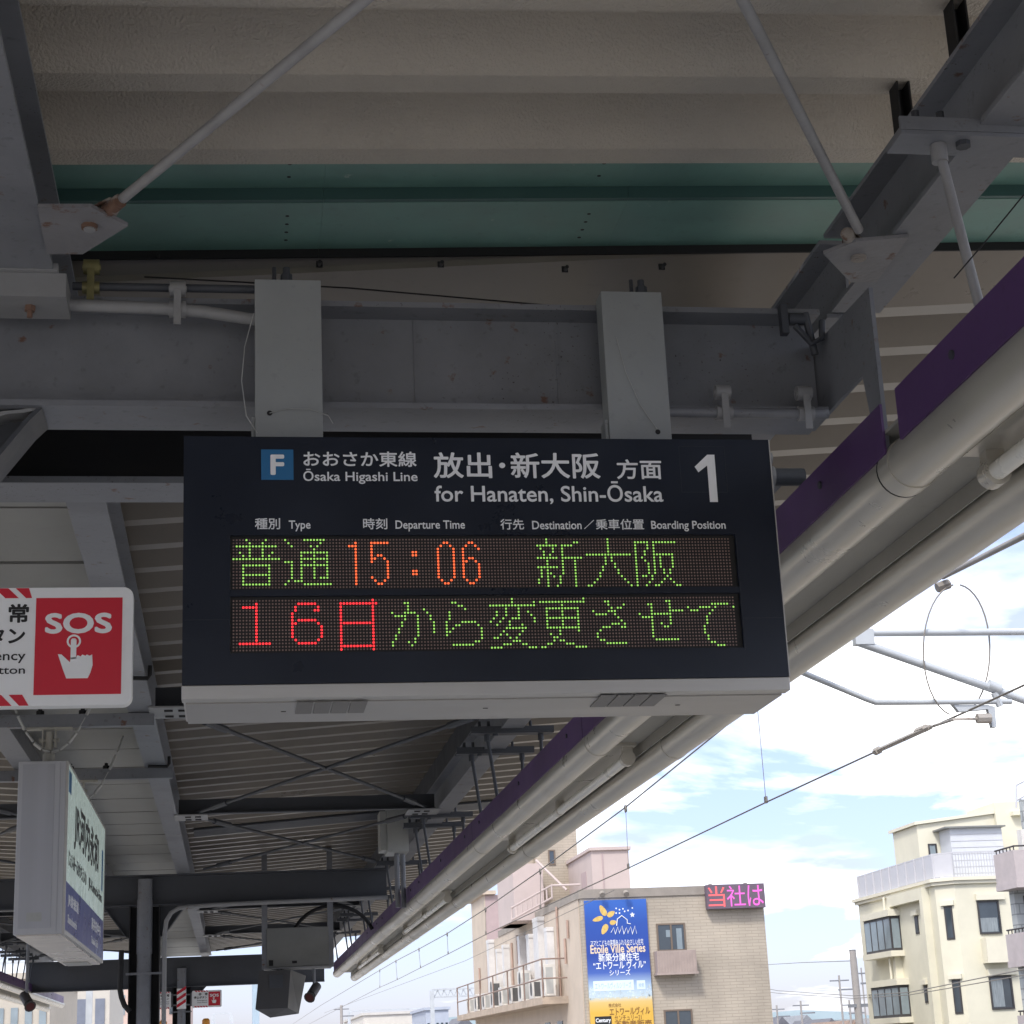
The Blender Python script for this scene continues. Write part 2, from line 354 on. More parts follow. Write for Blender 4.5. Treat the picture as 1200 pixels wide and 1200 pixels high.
def canopy(name, label, y0, y1, prof, beams, secondary, nodes, lbeam, zf):
    t = thing(name, label, 'canopy', (XC, (y0+y1)/2, 0))
    for xa, xb in ((-1.17, 4.35), (-1.23, -6.75)):
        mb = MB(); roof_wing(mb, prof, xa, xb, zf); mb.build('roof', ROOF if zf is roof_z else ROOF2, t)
    mb = MB(); mb.box(-1.86, -.54, y0, y1, 4.92, 4.96); mb.build('valley_gutter', STEEL, t)
    for x in (XL, XR, XLL, XRR):
        mb = MB(); mb.ibeam('y', lbeam[0], lbeam[1], x, 4.08, 4.385, .18); mb.build('longitudinal_beam', STEEL, t)
        if zf is roof_z and x == XR:       # short posts carrying the roof folds
            for k in range(-3, 12):
                yy = 5.78-.5*k
                mb = MB(); mb.box(x+.02, x+.026, yy-.09, yy-.02, 4.387, zf(x)+.02); mb.box(x+.062, x+.068, yy-.09, yy-.02, 4.387, zf(x)+.02); mb.box(x+.027, x+.061, yy-.03, yy-.024, 4.387, zf(x)+.02)
                if yy < 5.7: mb.build('roof_post', BLACKST_SHADE, t)
        if zf is roof_f:
            mb = MB(); mb.box(x-.05, x+.05, 7.3, lbeam[1], 4.387, zf(x)+.004); mb.build('roof_packer', STEELD, t)
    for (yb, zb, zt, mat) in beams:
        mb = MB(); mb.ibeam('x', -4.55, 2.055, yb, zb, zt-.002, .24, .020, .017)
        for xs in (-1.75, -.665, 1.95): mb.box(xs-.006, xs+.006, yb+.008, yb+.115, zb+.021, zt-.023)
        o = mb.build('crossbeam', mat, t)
        if mat is BLACKST_SHADE:  # near-black web has its shade painted in; bottom flange keeps the steel colour
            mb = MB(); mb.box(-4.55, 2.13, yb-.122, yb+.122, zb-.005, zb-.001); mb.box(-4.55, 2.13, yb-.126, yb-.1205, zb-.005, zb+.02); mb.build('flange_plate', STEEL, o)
    for ys in secondary:
        for xa, xb in ((XL+.1, XR-.1), (XRR+.1, XLL-.1)):
            mb = MB(); mb.box(xa, xb, ys-.05, ys+.05, 4.10, 4.112); mb.box(xa, xb, ys+.03, ys+.042, 4.113, 4.26); mb.build('tie_beam', STEELD, t)
    # wind bracing: node plates and crossed rods
    for (ya, yb, r) in nodes:
        for xa, xb in ((XL+.235, XR-.15), (XLL-.235, XRR+.15)):
            for (p, q) in (((xa, ya), (xb, yb)), ((xb, ya), (xa, yb))):
                mb = MB(); P = Vector((p[0], p[1], 4.09)); Q = Vector((q[0], q[1], 4.10)); d = (Q-P).normalized()
                mb.tube(P+d*.10, Q-d*.10, r, 10)
                if zf is roof_f: mb.tube(P+d*.55, P+d*.95, r*1.8, 8); mb.tube(Q-d*.95, Q-d*.55, r*1.8, 8)
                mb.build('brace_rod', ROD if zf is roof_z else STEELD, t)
    return t
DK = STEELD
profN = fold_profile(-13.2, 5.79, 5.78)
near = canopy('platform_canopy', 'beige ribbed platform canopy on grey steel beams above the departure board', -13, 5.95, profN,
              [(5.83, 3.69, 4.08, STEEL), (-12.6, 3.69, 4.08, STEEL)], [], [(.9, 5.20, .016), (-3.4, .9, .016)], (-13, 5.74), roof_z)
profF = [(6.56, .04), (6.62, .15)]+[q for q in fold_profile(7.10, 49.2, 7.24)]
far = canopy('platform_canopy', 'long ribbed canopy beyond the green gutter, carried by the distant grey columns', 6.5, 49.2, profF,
             [(6.65, 3.69, 4.08, BLACKST_SHADE), (25.02, 3.67, 4.08, DK), (43.0, 3.34, 4.0, DK)], [13.2, 19.1, 31.2, 37.2],
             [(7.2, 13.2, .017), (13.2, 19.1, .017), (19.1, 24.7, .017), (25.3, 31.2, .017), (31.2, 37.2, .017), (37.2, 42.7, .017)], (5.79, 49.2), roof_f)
# dark band across the underside of the far roof
mb = MB(); mb.prism([(-.5, 23.2, roof_f(-.5)-.03), (4.3, 23.2, roof_f(4.3)-.03), (4.3, 23.2, roof_f(4.3)-.01), (-.5, 23.2, roof_f(-.5)-.01)], (0, .7, 0)); mb.build('roof_dark_band', STEELD, far)
# green transverse gutter in the joint between the two canopies
gg = thing('green_gutter', 'green painted rain gutter running across under the roof joint', 'gutter', (XC, 6.2, 4.7))
for xa, xb in ((-.80, 4.32), (-6.72, -1.62)):
    cuts = [xa, .33, 1.49, 2.75, xb] if xb > 0 else [xa, -5.5, -4.2, -3, xb]
    for i in range(4):
        a, b = cuts[i]+.0004, cuts[i+1]-.0004
        za, zb = roof_z(a)+.05, roof_z(b)+.05
        def sl(mb, y0, y1, d0, d1):
            mb.prism([(a, y0, za+d0), (b, y0, zb+d0), (b, y0, zb+d1), (a, y0, za+d1)], (0, y1-y0, 0))
        mb = MB(); sl(mb, 5.785, 6.12, .03, .042); sl(mb, 6.145, 6.545, -.02, -.008); o = mb.build('gutter_sheet', GREEN, gg)
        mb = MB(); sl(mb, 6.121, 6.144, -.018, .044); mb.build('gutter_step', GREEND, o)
        mb = MB(); sl(mb, 6.546, 6.556, -.055, .16); mb.build('gutter_lip', BLACKST_SHADE, o)
        mb = MB()
        for yy in (5.93, 6.03, 6.25, 6.32, 6.39, 6.46):
            f = (b-.13-a)/(b-a); mb.disc((b-.13, yy, za+(zb-za)*f+(.0285 if yy < 6.13 else -.0215)), (1, 0, 0), (0, -1, 0), .008, 8)
        mb.build('rivet', BLACKST_SHADE, gg)
    mb = MB(); mb.box(min(xa, xb)-.3, max(xa, xb)+.1, 5.70, 6.7, 5.0, 5.02); mb.build('joint_cover', STEELD, gg)
mb = MB(); mb.box(-1.84, -.57, 5.6, 6.95, 4.92, 4.95); mb.box(-.84, -.82, 5.70, 6.9, 4.40, 4.9); mb.box(-1.60, -1.58, 5.70, 6.9, 4.40, 4.9); mb.build('middle_cover', STEELD, gg)
# ceiling boards between the two middle beams
for t, ys, ye in ((near, -13, 5.6), (far, 6.92, 49)):
    y = ys
    i = 0
    while y < ye-.1:
        y2 = min(y+1.06, ye); mb = MB(); mb.box(-1.742, -.672, y+.022, y2-.022, 4.352+random.uniform(0, .006), 4.372); mb.build('ceiling_board', CEIL, t); y = y2
    mb = MB(); mb.box(-1.742, -.672, ys, ye, 4.385, 4.39); mb.build('ceiling_backing', BLACKST_SHADE, t)
# columns of the far section, with downpipe
def column(t, yc, zt, pipe=True):
    mb = MB(); x = -1.165
    mb.box(x-.2, x-.185, yc-.15, yc+.15, -.003, zt); mb.box(x+.185, x+.2, yc-.15, yc+.15, -.003, zt); mb.box(x-.184, x+.184, yc-.008, yc+.008, -.003, zt)
    c = mb.build('column', BLACKST_SHADE, t)  # near black puts the shade of the web recess into the colour
    if pipe:
        p = MB(); p.tube((x, yc-.12, .0), (x, yc-.12, zt+.35), .095, 20); p.tube((x, yc-.12, 3.05), (x, yc-.12, 3.75), .103, 20); p.build('downpipe', STEEL, c)
        b = MB(); b.box(x-.23, x+.23, yc-.226, yc-.222, 2.78, 2.81); b.bolt((x-.15, yc-.226, 2.795), (0, -1, 0), .014); b.bolt((x+.15, yc-.226, 2.795), (0, -1, 0), .014); b.build('pipe_strap', STEEL, c)
    for s in (-1, 1):
        k = MB(); xx = x+s*.2
        k.prism([(xx, yc-.006, zt), (xx+s*.34, yc-.006, zt), (xx+s*.30, yc-.006, zt-.04), (xx+s*.05, yc-.006, zt-.38), (xx, yc-.006, zt-.40)], (0, .012, 0))
        k.prism([(xx+s*.345, yc-.1, zt-.002), (xx+s*.305, yc-.1, zt-.044), (xx+s*.055, yc-.1, zt-.385), (xx+s*.043, yc-.1, zt-.38), (xx+s*.293, yc-.1, zt-.036), (xx+s*.325, yc-.1, zt-.002)], (0, .2, 0))
        k.build('knee_bracket', STEELD, c)
    return c
cN = column(near, 5.83, 3.688, False)
column(far, 25.02, 3.667); column(far, 43.0, 3.338)
# haunch of the near column, its curved edge shows under the crossbeam
mb = MB(); pts = [(-.965, 5.80, 3.688), (-.64, 5.80, 3.688)]
for k in range(9):
    a = k/8*math.pi/2; pts.append((-.68-.28*math.sin(a), 5.80, 3.675-.30*(1-math.cos(a))))
mb.prism(pts, (0, .012, 0)); mb.build('haunch', STEEL, near)
mb = MB()
q = [(-.62, 3.688)]+[(-.68-.28*math.sin(k/8*math.pi/2), 3.675-.30*(1-math.cos(k/8*math.pi/2))) for k in range(9)]
for i in range(len(q)-1): mb.prism([(q[i][0], 5.74, q[i][1]), (q[i+1][0], 5.74, q[i+1][1]), (q[i+1][0]-.012, 5.74, q[i+1][1]+.01), (q[i][0]-.012, 5.74, q[i][1]+.01)], (0, .18, 0))
mb.build('haunch_flange', STEELL, near)
# gusset plates of the near bracing, pins and clevises
def pl(pts, z): return [at(x, y, 'z', z) for x, y in pts]
mb = MB(); mb.prism(pl([(44, 243), (107, 243), (150, 265), (97, 298), (55, 298)], 4.066), (0, 0, .012)); gL = mb.build('gusset_plate', GUSS, near)
mb = MB(); c = at(105, 264, 'z', 4.066); mb.tube(c+Vector((0, 0, .03)), c-Vector((0, 0, .012)), .025, 12); o = mb.build('pin', RUSTY, gL); mb = MB(); mb.tube(c-Vector((0, 0, .0122)), c-Vector((0, 0, .017)), .018, 12); mb.build('pin_head', STEELL, o)
mb = MB(); mb.prism(pl([(965, 298), (1003, 283), (1065, 278), (1027, 331), (997, 331)], 4.066), (0, 0, .012)); gR = mb.build('gusset_plate', GUSS, near)
mb = MB(); c = at(1006, 301, 'z', 4.066); mb.tube(c+Vector((0, 0, .03)), c-Vector((0, 0, .010)), .026, 12); mb.tube(c-Vector((0, 0, .010)), c-Vector((0, 0, .014)), .016, 10); mb.build('pin', RUSTY, gR)
for (pp, qq) in (((105, 264), (435, -2)), ((1006, 301), (859, 0))):
    a = at(*pp, 'z', 4.09); b = at(*qq, 'z', 4.09); d = (b-a).normalized(); n = Vector((d.y, -d.x, 0))
    mb = MB()
    for dz in (.012, -.010):
        z0 = Vector((0, 0, dz)); mb.prism([a-d*.045+n*.03+z0, a+d*.10+n*.034+z0, a+d*.17+n*.018+z0, a+d*.17-n*.018+z0, a+d*.10-n*.034+z0, a-d*.045-n*.03+z0], (0, 0, .008))
    mb.tube(a+d*.12, a+d*.20, .022, 10)
    mb.build('clevis', RUSTY, near)
# bearing plates under the near ends of the longitudinal beams
mb = MB(); mb.box(-.80, -.535, 5.52, 5.706, 3.992, 4.074); mb.box(-.80, -.56, 5.50, 5.53, 4.075, 4.10); mb.build('bearing_plate', STEELL, near)
mb = MB(); mb.bolt((-.655, 5.60, 3.992), (0, 0, -1), .018, .018); mb.build('bearing_bolt', M('copper_bolt', (.26, .16, .12), .5, .3, var=.2), near)
# end plate of the crossbeam that reaches down between the purple panels
mb = MB(); mb.prism([(2.062, 5.24, 3.37), (2.062, 5.24, 3.955), (2.062, 5.94, 3.99), (2.062, 5.94, 3.70), (2.062, 5.38, 3.70), (2.062, 5.31, 3.37)], (.014, 0, 0)); mb.build('end_plate', STEEL, near)
mb = MB(); mb.tube((1.93, 5.69, 4.03), (1.99, 5.69, 4.03), .022, 10); mb.tube((1.99, 5.68, 4.05), (2.02, 5.70, 3.90), .014, 8); mb.box(1.90, 1.925, 5.67, 5.705, 3.97, 4.08); mb.path([(1.95, 5.68, 4.0), (2.0, 5.67, 3.93), (2.04, 5.67, 3.95), (2.05, 5.68, 4.02)], .012, 8); mb.build('beam_clamp', STEELD, near)
# conduits on the near crossbeam
def conduit(pts, r, mat, par, clamps=(), cm=STEELL):
    mb = MB(); mb.path(pts, r, 12); o = mb.build('conduit', mat, par)
    for c in clamps:
        b = MB(); c = Vector(c); b.tube(c-Vector((.028, 0, 0)), c+Vector((.028, 0, 0)), r+.008, 12); b.box(c.x-.012, c.x+.012, c.y-r-.014, c.y-r-.009, c.z-.065, c.z+.06)
        b.tube((c.x-.026, c.y, c.z+.075), (c.x+.026, c.y, c.z+.075), .026, 10); b.tube((c.x-.03, c.y, c.z+.075), (c.x+.03, c.y, c.z+.075), .011, 8); b.build('pipe_clamp', cm, o)
    return o
conduit([(-1.6, 5.67, 4.03), (-.62, 5.67, 4.03), (-.25, 5.67, 4.022), (-.1, 5.67, 4.012), (.05, 5.66, 3.985), (.14, 5.65, 3.975)], .021, STEELL, near, [(-.185, 5.67, 4.018)])
conduit([(-.53, 5.69, 4.105), (.12, 5.69, 4.105)], .014, STEELD, near, [(-.47, 5.69, 4.10)], BRASS)
conduit([(1.46, 5.66, 3.665), (2.03, 5.66, 3.665)], .018, STEEL, near, [(1.66, 5.66, 3.665), (1.95, 5.66, 3.665)])
conduit([(1.5, 6.48, 3.70), (2.2, 6.48, 3.70)], .035, STEELD, far, [(2.05, 6.48, 3.70)])
mb = MB(); mb.box(1.7, 2.15, 6.9, 6.95, 3.72, 3.95); mb.tube((2.03, 6.89, 3.80), (2.03, 6.87, 3.80), .035, 14); mb.tube((1.93, 6.89, 3.74), (1.93, 6.87, 3.74), .035, 14); mb.build('junction_cover', STEELD, far)
mb = MB()
for x in (.62, 1.12): mb.box(x-.004, x+.004, 5.817, 5.8235, 3.712, 4.055)
mb.build('weld_seam', STEEL, near)
for x, z in ((-.30, .02), (.32, .0), (.80, .01), (1.30, .0), (1.70, .02)):
    mb = MB(); mb.box(x, x+.025, 6.55, 6.556, 4.585+z, 4.61+z); mb.tube((x+.012, 6.54, 4.59+z), (x+.012, 6.50, 4.585+z), .008, 6); mb.build('cable_clip', BLACKST_SHADE, near)
# thin loose wires by the hanging posts
mb = MB(); mb.path([(.065, 5.60, 3.98), (.035, 5.60, 3.86), (.025, 5.60, 3.74), (.04, 5.60, 3.62), (.075, 5.60, 3.56)], .0018, 5); mb.build('tie_wire', GALV, near)
mb = MB(); mb.path([(-.30, 5.75, 4.17), (.4, 5.8, 4.165), (1.2, 5.9, 4.15), (1.9, 6.1, 4.16)], .003, 5); mb.path([(1.2, 6.6, 4.42), (.3, 6.55, 4.40), (-.5, 6.5, 4.41)], .003, 5); mb.build('signal_cable', BLACKST_SHADE, near)
# pale conduit down the far column and along the far crossbeam
mb = MB(); pts = [(-.90, 24.80, 0), (-.90, 24.80, 3.30), (-.88, 24.80, 3.46), (-.82, 24.80, 3.56), (-.72, 24.80, 3.62), (-.3, 24.80, 3.645), (.2, 24.80, 3.655), (2.05, 24.80, 3.67)]
mb.path(pts, .030, 10); mb.build('conduit', STEELL, far)
mb = MB(); mb.path([(-1.45, 24.75, 3.1), (-1.46, 24.75, 2.6), (-1.44, 24.75, 2.5), (-1.40, 24.75, 2.40), (-1.33, 24.75, 2.32)], .035, 10); mb.build('flexible_conduit', BLACKST_SHADE, far)
# cabinet on the far right beam, cable loop
mb = MB(); mb.box(1.80, 2.05, 21.6, 22.1, 3.93, 4.45); mb.box(1.72, 1.797, 21.66, 22.04, 3.96, 4.42)
cb_ = mb.build('junction_cabinet', GREYBOXL, far)
mb = MB(); mb.tube((1.92, 21.8, 3.93), (1.92, 21.8, 3.3), .03, 8); mb.tube((2.0, 21.9, 3.93), (2.0, 21.9, 3.3), .03, 8); mb.build('cabinet_conduit', STEEL, far)
mb = MB(); mb.path([(1.45+.62*math.cos(R(a)), 27.5, 3.25+.55*math.sin(R(a))) for a in range(20, 176, 12)], .028, 8); mb.build('cable_loop', BLACKST_SHADE, far)
# black hook brackets on the middle beam
for yy in (11.9, 15.6):
    mb = MB(); mb.path([(-.72, yy, 4.06), (-.56, yy, 4.055), (-.545, yy, 4.08), (-.545, yy, 4.14)], .014, 6); mb.build('wire_hook', BLACKST_SHADE, far)
for yy in (13.2, 19.1, 31.2, 37.2):
    for x, s in ((XL, 1), (XR, -1)):
        mb = MB(); mb.box(x+s*.06, x+s*.40, yy-.22, yy+.22, 4.064, 4.076); gp = mb.build('gusset_plate', STEELL, far)
        mb = MB()
        for a in (-.11, .11):
            for b in (.2, .3): mb.box(x+s*b-.03, x+s*b+.03, yy+a-.02, yy+a+.02, 4.055, 4.0635)
        mb.build('slot_bolt', BLACKST_SHADE, gp)

# ---------------------------------------------------------------- lighting trough: purple fascia, two round pipes, lamps
def trough(name, label, mirror):
    def X(x): return x if not mirror else 2*XC-x-.02
    t = thing(name, label, 'light trough', (X(2.3), 18, 0))
    for a, b in ((-9, 5.085), (5.225, 10.5), (10.51, 15.75), (15.76, 21), (21.01, 26.3), (26.31, 31.5), (31.51, 38.8))+(((38.81, 45), (45.01, 51)) if mirror else ()):
        mb = MB(); mb.box(X(2.050), X(2.058), a, b, 3.372, 3.541); f = mb.build('fascia_panel', PURPLE, t)
        mb = MB()
        for yy in ([4.62, 3.0, 1.4] if b < 5.1 else [5.86, 8, 10] if a < 6 else [a+.5, a+2.5, b-.5]): mb.tube((X(2.050), yy, 3.47), (X(2.042), yy, 3.47), .014, 10)
        mb.build('rivet', STEELD, f)
    for (cx, cz, rr, offs) in ((2.137, 3.341, .085, 5.3), (2.503, 3.254, .085, 4.9)):
        mb = MB(); ye_ = 51.3 if mirror else 39.2; mb.tube((X(cx), -9, cz), (X(cx), ye_, cz), rr, 32); p = mb.build('round_pipe', CREAM, t)
        for k in range(-2, 7):
            y = offs+5.25*k
            mb = MB(); mb.tube((X(cx), y-.09, cz), (X(cx), y, cz), rr+.0035, 32); mb.tube((X(cx), y+.0, cz), (X(cx), y+.006, cz), rr+.002, 32)
            mb.build('coupling', CREAM, p)
            if k == 0 and offs > 5:
                mb = MB(); mb.tube((X(cx), y+.008, cz), (X(cx), y+.014, cz), rr+.0028, 32); mb.build('coupling_gap', BLACKST_SHADE, p)
    mb = MB(); mb.box(X(2.17), X(2.49), -9, ye_-.4, 3.335, 3.345); mb.box(X(2.40), X(2.408), -9, ye_-.4, 3.27, 3.334); mb.build('mounting_panel', CREAMD, t)
    mb = MB(); mb.box(X(2.06), X(2.60), -9, ye_-.4, 3.44, 3.452); mb.build('cover_panel', CREAMD, t)
    return t, X
trR, XF = trough('lighting_trough', 'purple faced trough of two cream pipes above the platform edge, beside the departure board', False)
trL, XM = trough('lighting_trough', 'distant purple and cream trough along the other platform edge, below the hanging station sign', True)
for Xf, places in ((XF, ['the nearest beside the departure board', 'second along the pipes, above the beige building', 'third along the pipes, past the grey cabinet', 'last before the distant trough end']),
                   (XM, ['nearest one over the other platform edge', 'second along the other platform edge', 'third along the other platform edge', 'last lamp over the other platform edge'])):
    for (a, b), pl_ in zip(((.35, 5.06), (10.5, 15.25), (20.1, 25.3), (29.7, 34.9)), places):
        if Xf is XM and b < 30: continue
        x, z = Xf(2.32), 3.245
        l = thing('fluorescent_lamp', 'long cream lamp tube in white sockets, '+pl_, 'lamp', (x, (a+b)/2, z), 'lamp tubes in the troughs')
        mid = (a+b)/2
        for y0, y1 in ((a+.06, mid-.03), (mid+.03, b-.06)):
            mb = MB(); mb.tube((x, y0, z), (x, y1, z), .030, 16); mb.build('tube', LAMP, l)
        for y0 in (a, mid-.03, b-.06):
            mb = MB(); mb.tube((x, y0, z), (x, y0+.06, z), .045 if y0 != mid-.03 else .034, 16); mb.box(x-.03, x+.03, y0+.005, y0+.055, z+.02, 3.334); mb.build('socket', CREAM, l)
        mb = MB(); mb.box(x-.075, x+.05, a-.02, b+.02, 3.315, 3.334); mb.build('batten', CREAM, l)
# rods that carry the troughs
def hanger(t, y, Xf, par):
    a, b = Xf(1.87), Xf(2.54)
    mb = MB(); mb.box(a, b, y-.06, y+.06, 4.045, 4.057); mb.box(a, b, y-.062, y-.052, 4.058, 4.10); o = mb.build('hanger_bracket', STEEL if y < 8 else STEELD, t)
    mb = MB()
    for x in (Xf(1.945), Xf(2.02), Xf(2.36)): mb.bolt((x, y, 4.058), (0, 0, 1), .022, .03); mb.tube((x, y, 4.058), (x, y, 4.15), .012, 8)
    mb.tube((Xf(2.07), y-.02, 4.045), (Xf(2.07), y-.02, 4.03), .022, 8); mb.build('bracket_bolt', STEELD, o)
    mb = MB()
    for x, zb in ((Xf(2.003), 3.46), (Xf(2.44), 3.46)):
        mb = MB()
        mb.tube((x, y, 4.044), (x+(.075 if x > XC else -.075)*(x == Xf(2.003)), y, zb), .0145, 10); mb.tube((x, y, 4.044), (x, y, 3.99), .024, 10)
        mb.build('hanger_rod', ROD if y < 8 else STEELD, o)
for y in (1.2, 3.25, 4.44, 8.6, 9.8, 14.25, 15.25, 19.45, 20.3, 24.3, 28, 29.5, 33, 34.2, 37.6, 40, 41.2, 42.6):
    if y > 39: hanger(trL, y, XM, None); continue
    hanger(trR, y, XF, None)
    if y > 24: hanger(trL, y, XM, None)
mb = MB(); mb.path([at(1200, 228, 'y', 4.2), at(1160, 277, 'y', 4.3), at(1118, 326, 'y', 4.42)], .0022, 5); mb.build('tie_wire', BLACKST_SHADE, trR)
# ---------------------------------------------------------------- departure board
YS = 5.5
ds = thing('departure_sign', 'black electronic departure board with green and red dot lettering hanging in the middle', 'sign', (.80, 5.7, 2.668))
SX0, SX1, SZ0, SZ1 = -.156, 1.757, 2.712, 3.513
mb = MB(); mb.box(SX0+.003, SX1-.003, 5.516, 5.90, 2.672, 3.511); mb.build('casing', ALU, ds, bevel=.003)
mb = MB(); mb.box(SX0-.001, SX1+.001, 5.499, 5.56, 2.668, 2.7105); mb.build('lower_trim', ALU, ds, bevel=.003)
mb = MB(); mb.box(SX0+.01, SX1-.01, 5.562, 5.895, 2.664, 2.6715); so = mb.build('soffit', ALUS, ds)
mb = MB()
for x in (.155, 1.435, .80): mb.box(x-.008, x+.008, 5.70, 5.704, 2.6625, 2.6638)
mb.build('soffit_slot', BLACKST_SHADE, so)
for pa in (((347, 823), (432, 821), (432, 834), (347, 836)), ((703, 815), (783, 813), (777, 826), (697, 828))):
    A, B_, C_, D_ = [at(x, y, 'z', 2.6635) for x, y in pa]
    mb = MB()
    for k in range(4):
        f0, f1 = k/4+.012, (k+1)/4-.012
        ya, yb = (A.y+B_.y)/2, (C_.y+D_.y)/2
        mb.box(A.x+(B_.x-A.x)*f0, A.x+(B_.x-A.x)*f1, ya, yb, 2.6605, 2.6638)
    mb.build('vent', ALUD, so)
# face frame round the two dot screens
def sp_(px, py): p = at(px, py, 'y', YS); return p.x, p.z
e0 = -.011; e1 = 1.617
r1t, r1b, r2t, r2b = 3.186, 3.010, 2.990, 2.809
mb = MB(); F0, F1 = 5.500, 5.5155
mb.box(SX0, e0, F0, F1, SZ0, SZ1); mb.box(e1, SX1, F0, F1, SZ0, SZ1)
mb.box(e0, e1, F0, F1, r1t, SZ1); mb.box(e0, e1, F0, F1, SZ0, r2b); mb.box(e0, e1, F0+.001, F1, r2t, r1b)
fp = mb.build('face_panel', NAVY, ds)
mb = MB()
xs_ = sp_(900, 729)[0]
mb.box(e1+.004, SX1-.004, 5.4992, 5.5, 2.905, 2.9065); mb.box(e1+.002, e1+.0035, 5.4992, 5.5, 2.80, 3.19); mb.box(SX0+.004, e0-.004, 5.4992, 5.5, 2.915, 2.9165)
ax0, az1 = sp_(795, 523); ax1, az0 = sp_(853, 577)
for q in ((ax0, ax1, az1-.0015, az1), (ax0, ax1, az0, az0+.0015), (ax0, ax0+.0015, az0, az1), (ax1-.0015, ax1, az0, az1)): mb.box(q[0], q[1], 5.4993, 5.5, q[2], q[3])
mb.build('face_seam', NAVY2, fp)
mb = MB(); mb.box(SX1+.0005, SX1+.004, 5.500, 5.52, SZ0, SZ1); mb.build('edge_trim', ALU, ds)
def swrite(body, px0, py0, px1, py1, mat=WHITE, bold=.012, name='lettering', par=None):
    x0, z1 = sp_(px0, py0); x1, z0 = sp_(px1, py1)
    return text(name, body, mat, par or fp, ((x0, 5.4998, z0), x1-x0, z1-z0), (1, 0, 0), (0, 0, 1), bold)
def sp3(px, py): p = at(px, py, 'y', 5.4998); return p
bx0, bz1 = sp_(306, 527); bx1, bz0 = sp_(344, 562.5)
mb = MB(); mb.box(bx0, bx1, 5.4975, 5.4998, bz0, bz1); bd = mb.build('line_badge', BLUE, fp)
x0, z1 = sp_(316.7, 533); x1, z0 = sp_(333.3, 557)
text('lettering', 'F', WHITE, bd, ((x0, 5.4974, z0), x1-x0, z1-z0), (1, 0, 0), (0, 0, 1), .03)
swrite('おおさか東線', 355.3, 528.7, 488.3, 547.3, bold=.016)
swrite('Ōsaka Higashi Line', 355.3, 549.5, 489.5, 567.3, bold=.012)
swrite('放出･新大阪', 507.3, 530, 704, 561, bold=.018)
swrite('方面', 721.7, 538.3, 776, 561.7, bold=.016)
swrite('for Hanaten, Shin-Ōsaka', 508.7, 563.5, 777.7, 591, bold=.013)
mb = MB(); mb.prism([sp3(*q) for q in ((828.5, 533), (837, 533), (841.3, 588.3), (832, 588.3), (828.6, 545.5), (818.5, 553.5), (814, 547))], (0, -.0015, 0)); mb.build('lettering', WHITE, fp)
swrite('種別', 298.7, 607.3, 328.3, 620.3, bold=.012); swrite('Type', 338.3, 610, 364, 622.7)
swrite('時刻', 425.3, 607.3, 454, 620.3, bold=.012); swrite('Departure Time', 463.3, 610, 545, 622.7)
swrite('行先', 586, 608.3, 614.3, 620.7, bold=.012); swrite('Destination', 623.3, 610.5, 681.7, 620.3)
swrite('／', 684, 609.3, 696.7, 620); swrite('乗車位置', 697.7, 608.3, 755, 620.7, bold=.012); swrite('Boarding Position', 762.7, 610.5, 850.7, 622.7)
# dot matrix: rows of (column ranges) read off the photo, 16 rows per character
def G(s):
    out = []
    for r in s.split('/'):
        c = set()
        for tkn in r.split(','):
            if not tkn: continue
            if '-' in tkn: a, b = tkn.split('-'); c |= set(range(int(a), int(b)+1))
            else: c.add(int(tkn))
        out.append(c)
    return out
FU = G('4,10/5,9/1-13/5,9/2,5,9,12/3,5,9,11/0-14//3-11/3,11/3,11/3-11/3,11/3,11/3-11/')
TSU = G('0,6-12/1,11/2,8,10/9/5-13/5,9,13/5-13/0-2,5,9,13/2,5-13/2,5,9,13/2,5,9,13/2,5,9,13/2,5,9,11-13/1,3-5/0,6-14/')
SHIN = G('3/3,12,13/0-6,8-11/1,5,8/2,5,8/2,4,8/0-6,8-14/3,8,12/3,8,12/0-6,8,12/1,3,8,12/1,3,4,8,12/1,3,5,7,12/0,3,7,12/0,3,7,12/3,6,12')
DAI = G('7/7/7/7/7/0-14/6,8/6,8/6,9/5,9/5,10/4,10/4,11/3,12/2,13/0,1,14')
SAKA = G('/0-4,6-13/0,4,6/0,4,6/0,3,6/0,3,6-12/0,2,6,8,12/0,3,6,8,12/0,4,6,8,12/0,4,6,8,12/0,4,6,9,11/0,4,6,9,11/0,2,3,5,10/0,5,9,11/0,4,8,12/0,3,6,7,13,14')
TIME = G('/38,43-48,66,67,74,75/36-38,43,65,68,73,76/38,43,64,69,72,77/38,43,56,57,64,69,72/38,43,45,46,56,57,64,69,72/38,43,44,47,64,69,72,74,75/38,43,48,64,69,72,73,76/38,48,64,69,72,77/38,48,64,69,72,77/38,48,56,57,64,69,72,77/38,48,56,57,64,69,72,77/38,43,48,64,69,72,77/38,44,47,65,68,73,76/38,45,46,66,67,74,75/')
N1 = G('/7/3-7/7/7/7/7/7/7/7/7/7/7/2-11//')
N6 = G('/4-9/3,10/3,9,10/2/2/2,4-9/2,3,10/2,11/2,11/2,11/2,11/3,10/4-9//')
HI = G('11/1-12/1,11/1,11/1,11/1,11/1,11/1-11/1,11/1,11/1,11/1,11/1,11/1,11/1-11/1,11')
KA = G('/4,5/5/5,10/0,4-7,11/1-4,8,12/4,8,12/3,8,13/3,8,13/2,8,13/2,8,13/1,8/1,7/0,5,7/0,6/')
RA = G('/3,4/5,6/7/2/2/2/1,6-10/1,4,5,11/1,3,12/1,2,12/1,12/12/10,11/3-9/')
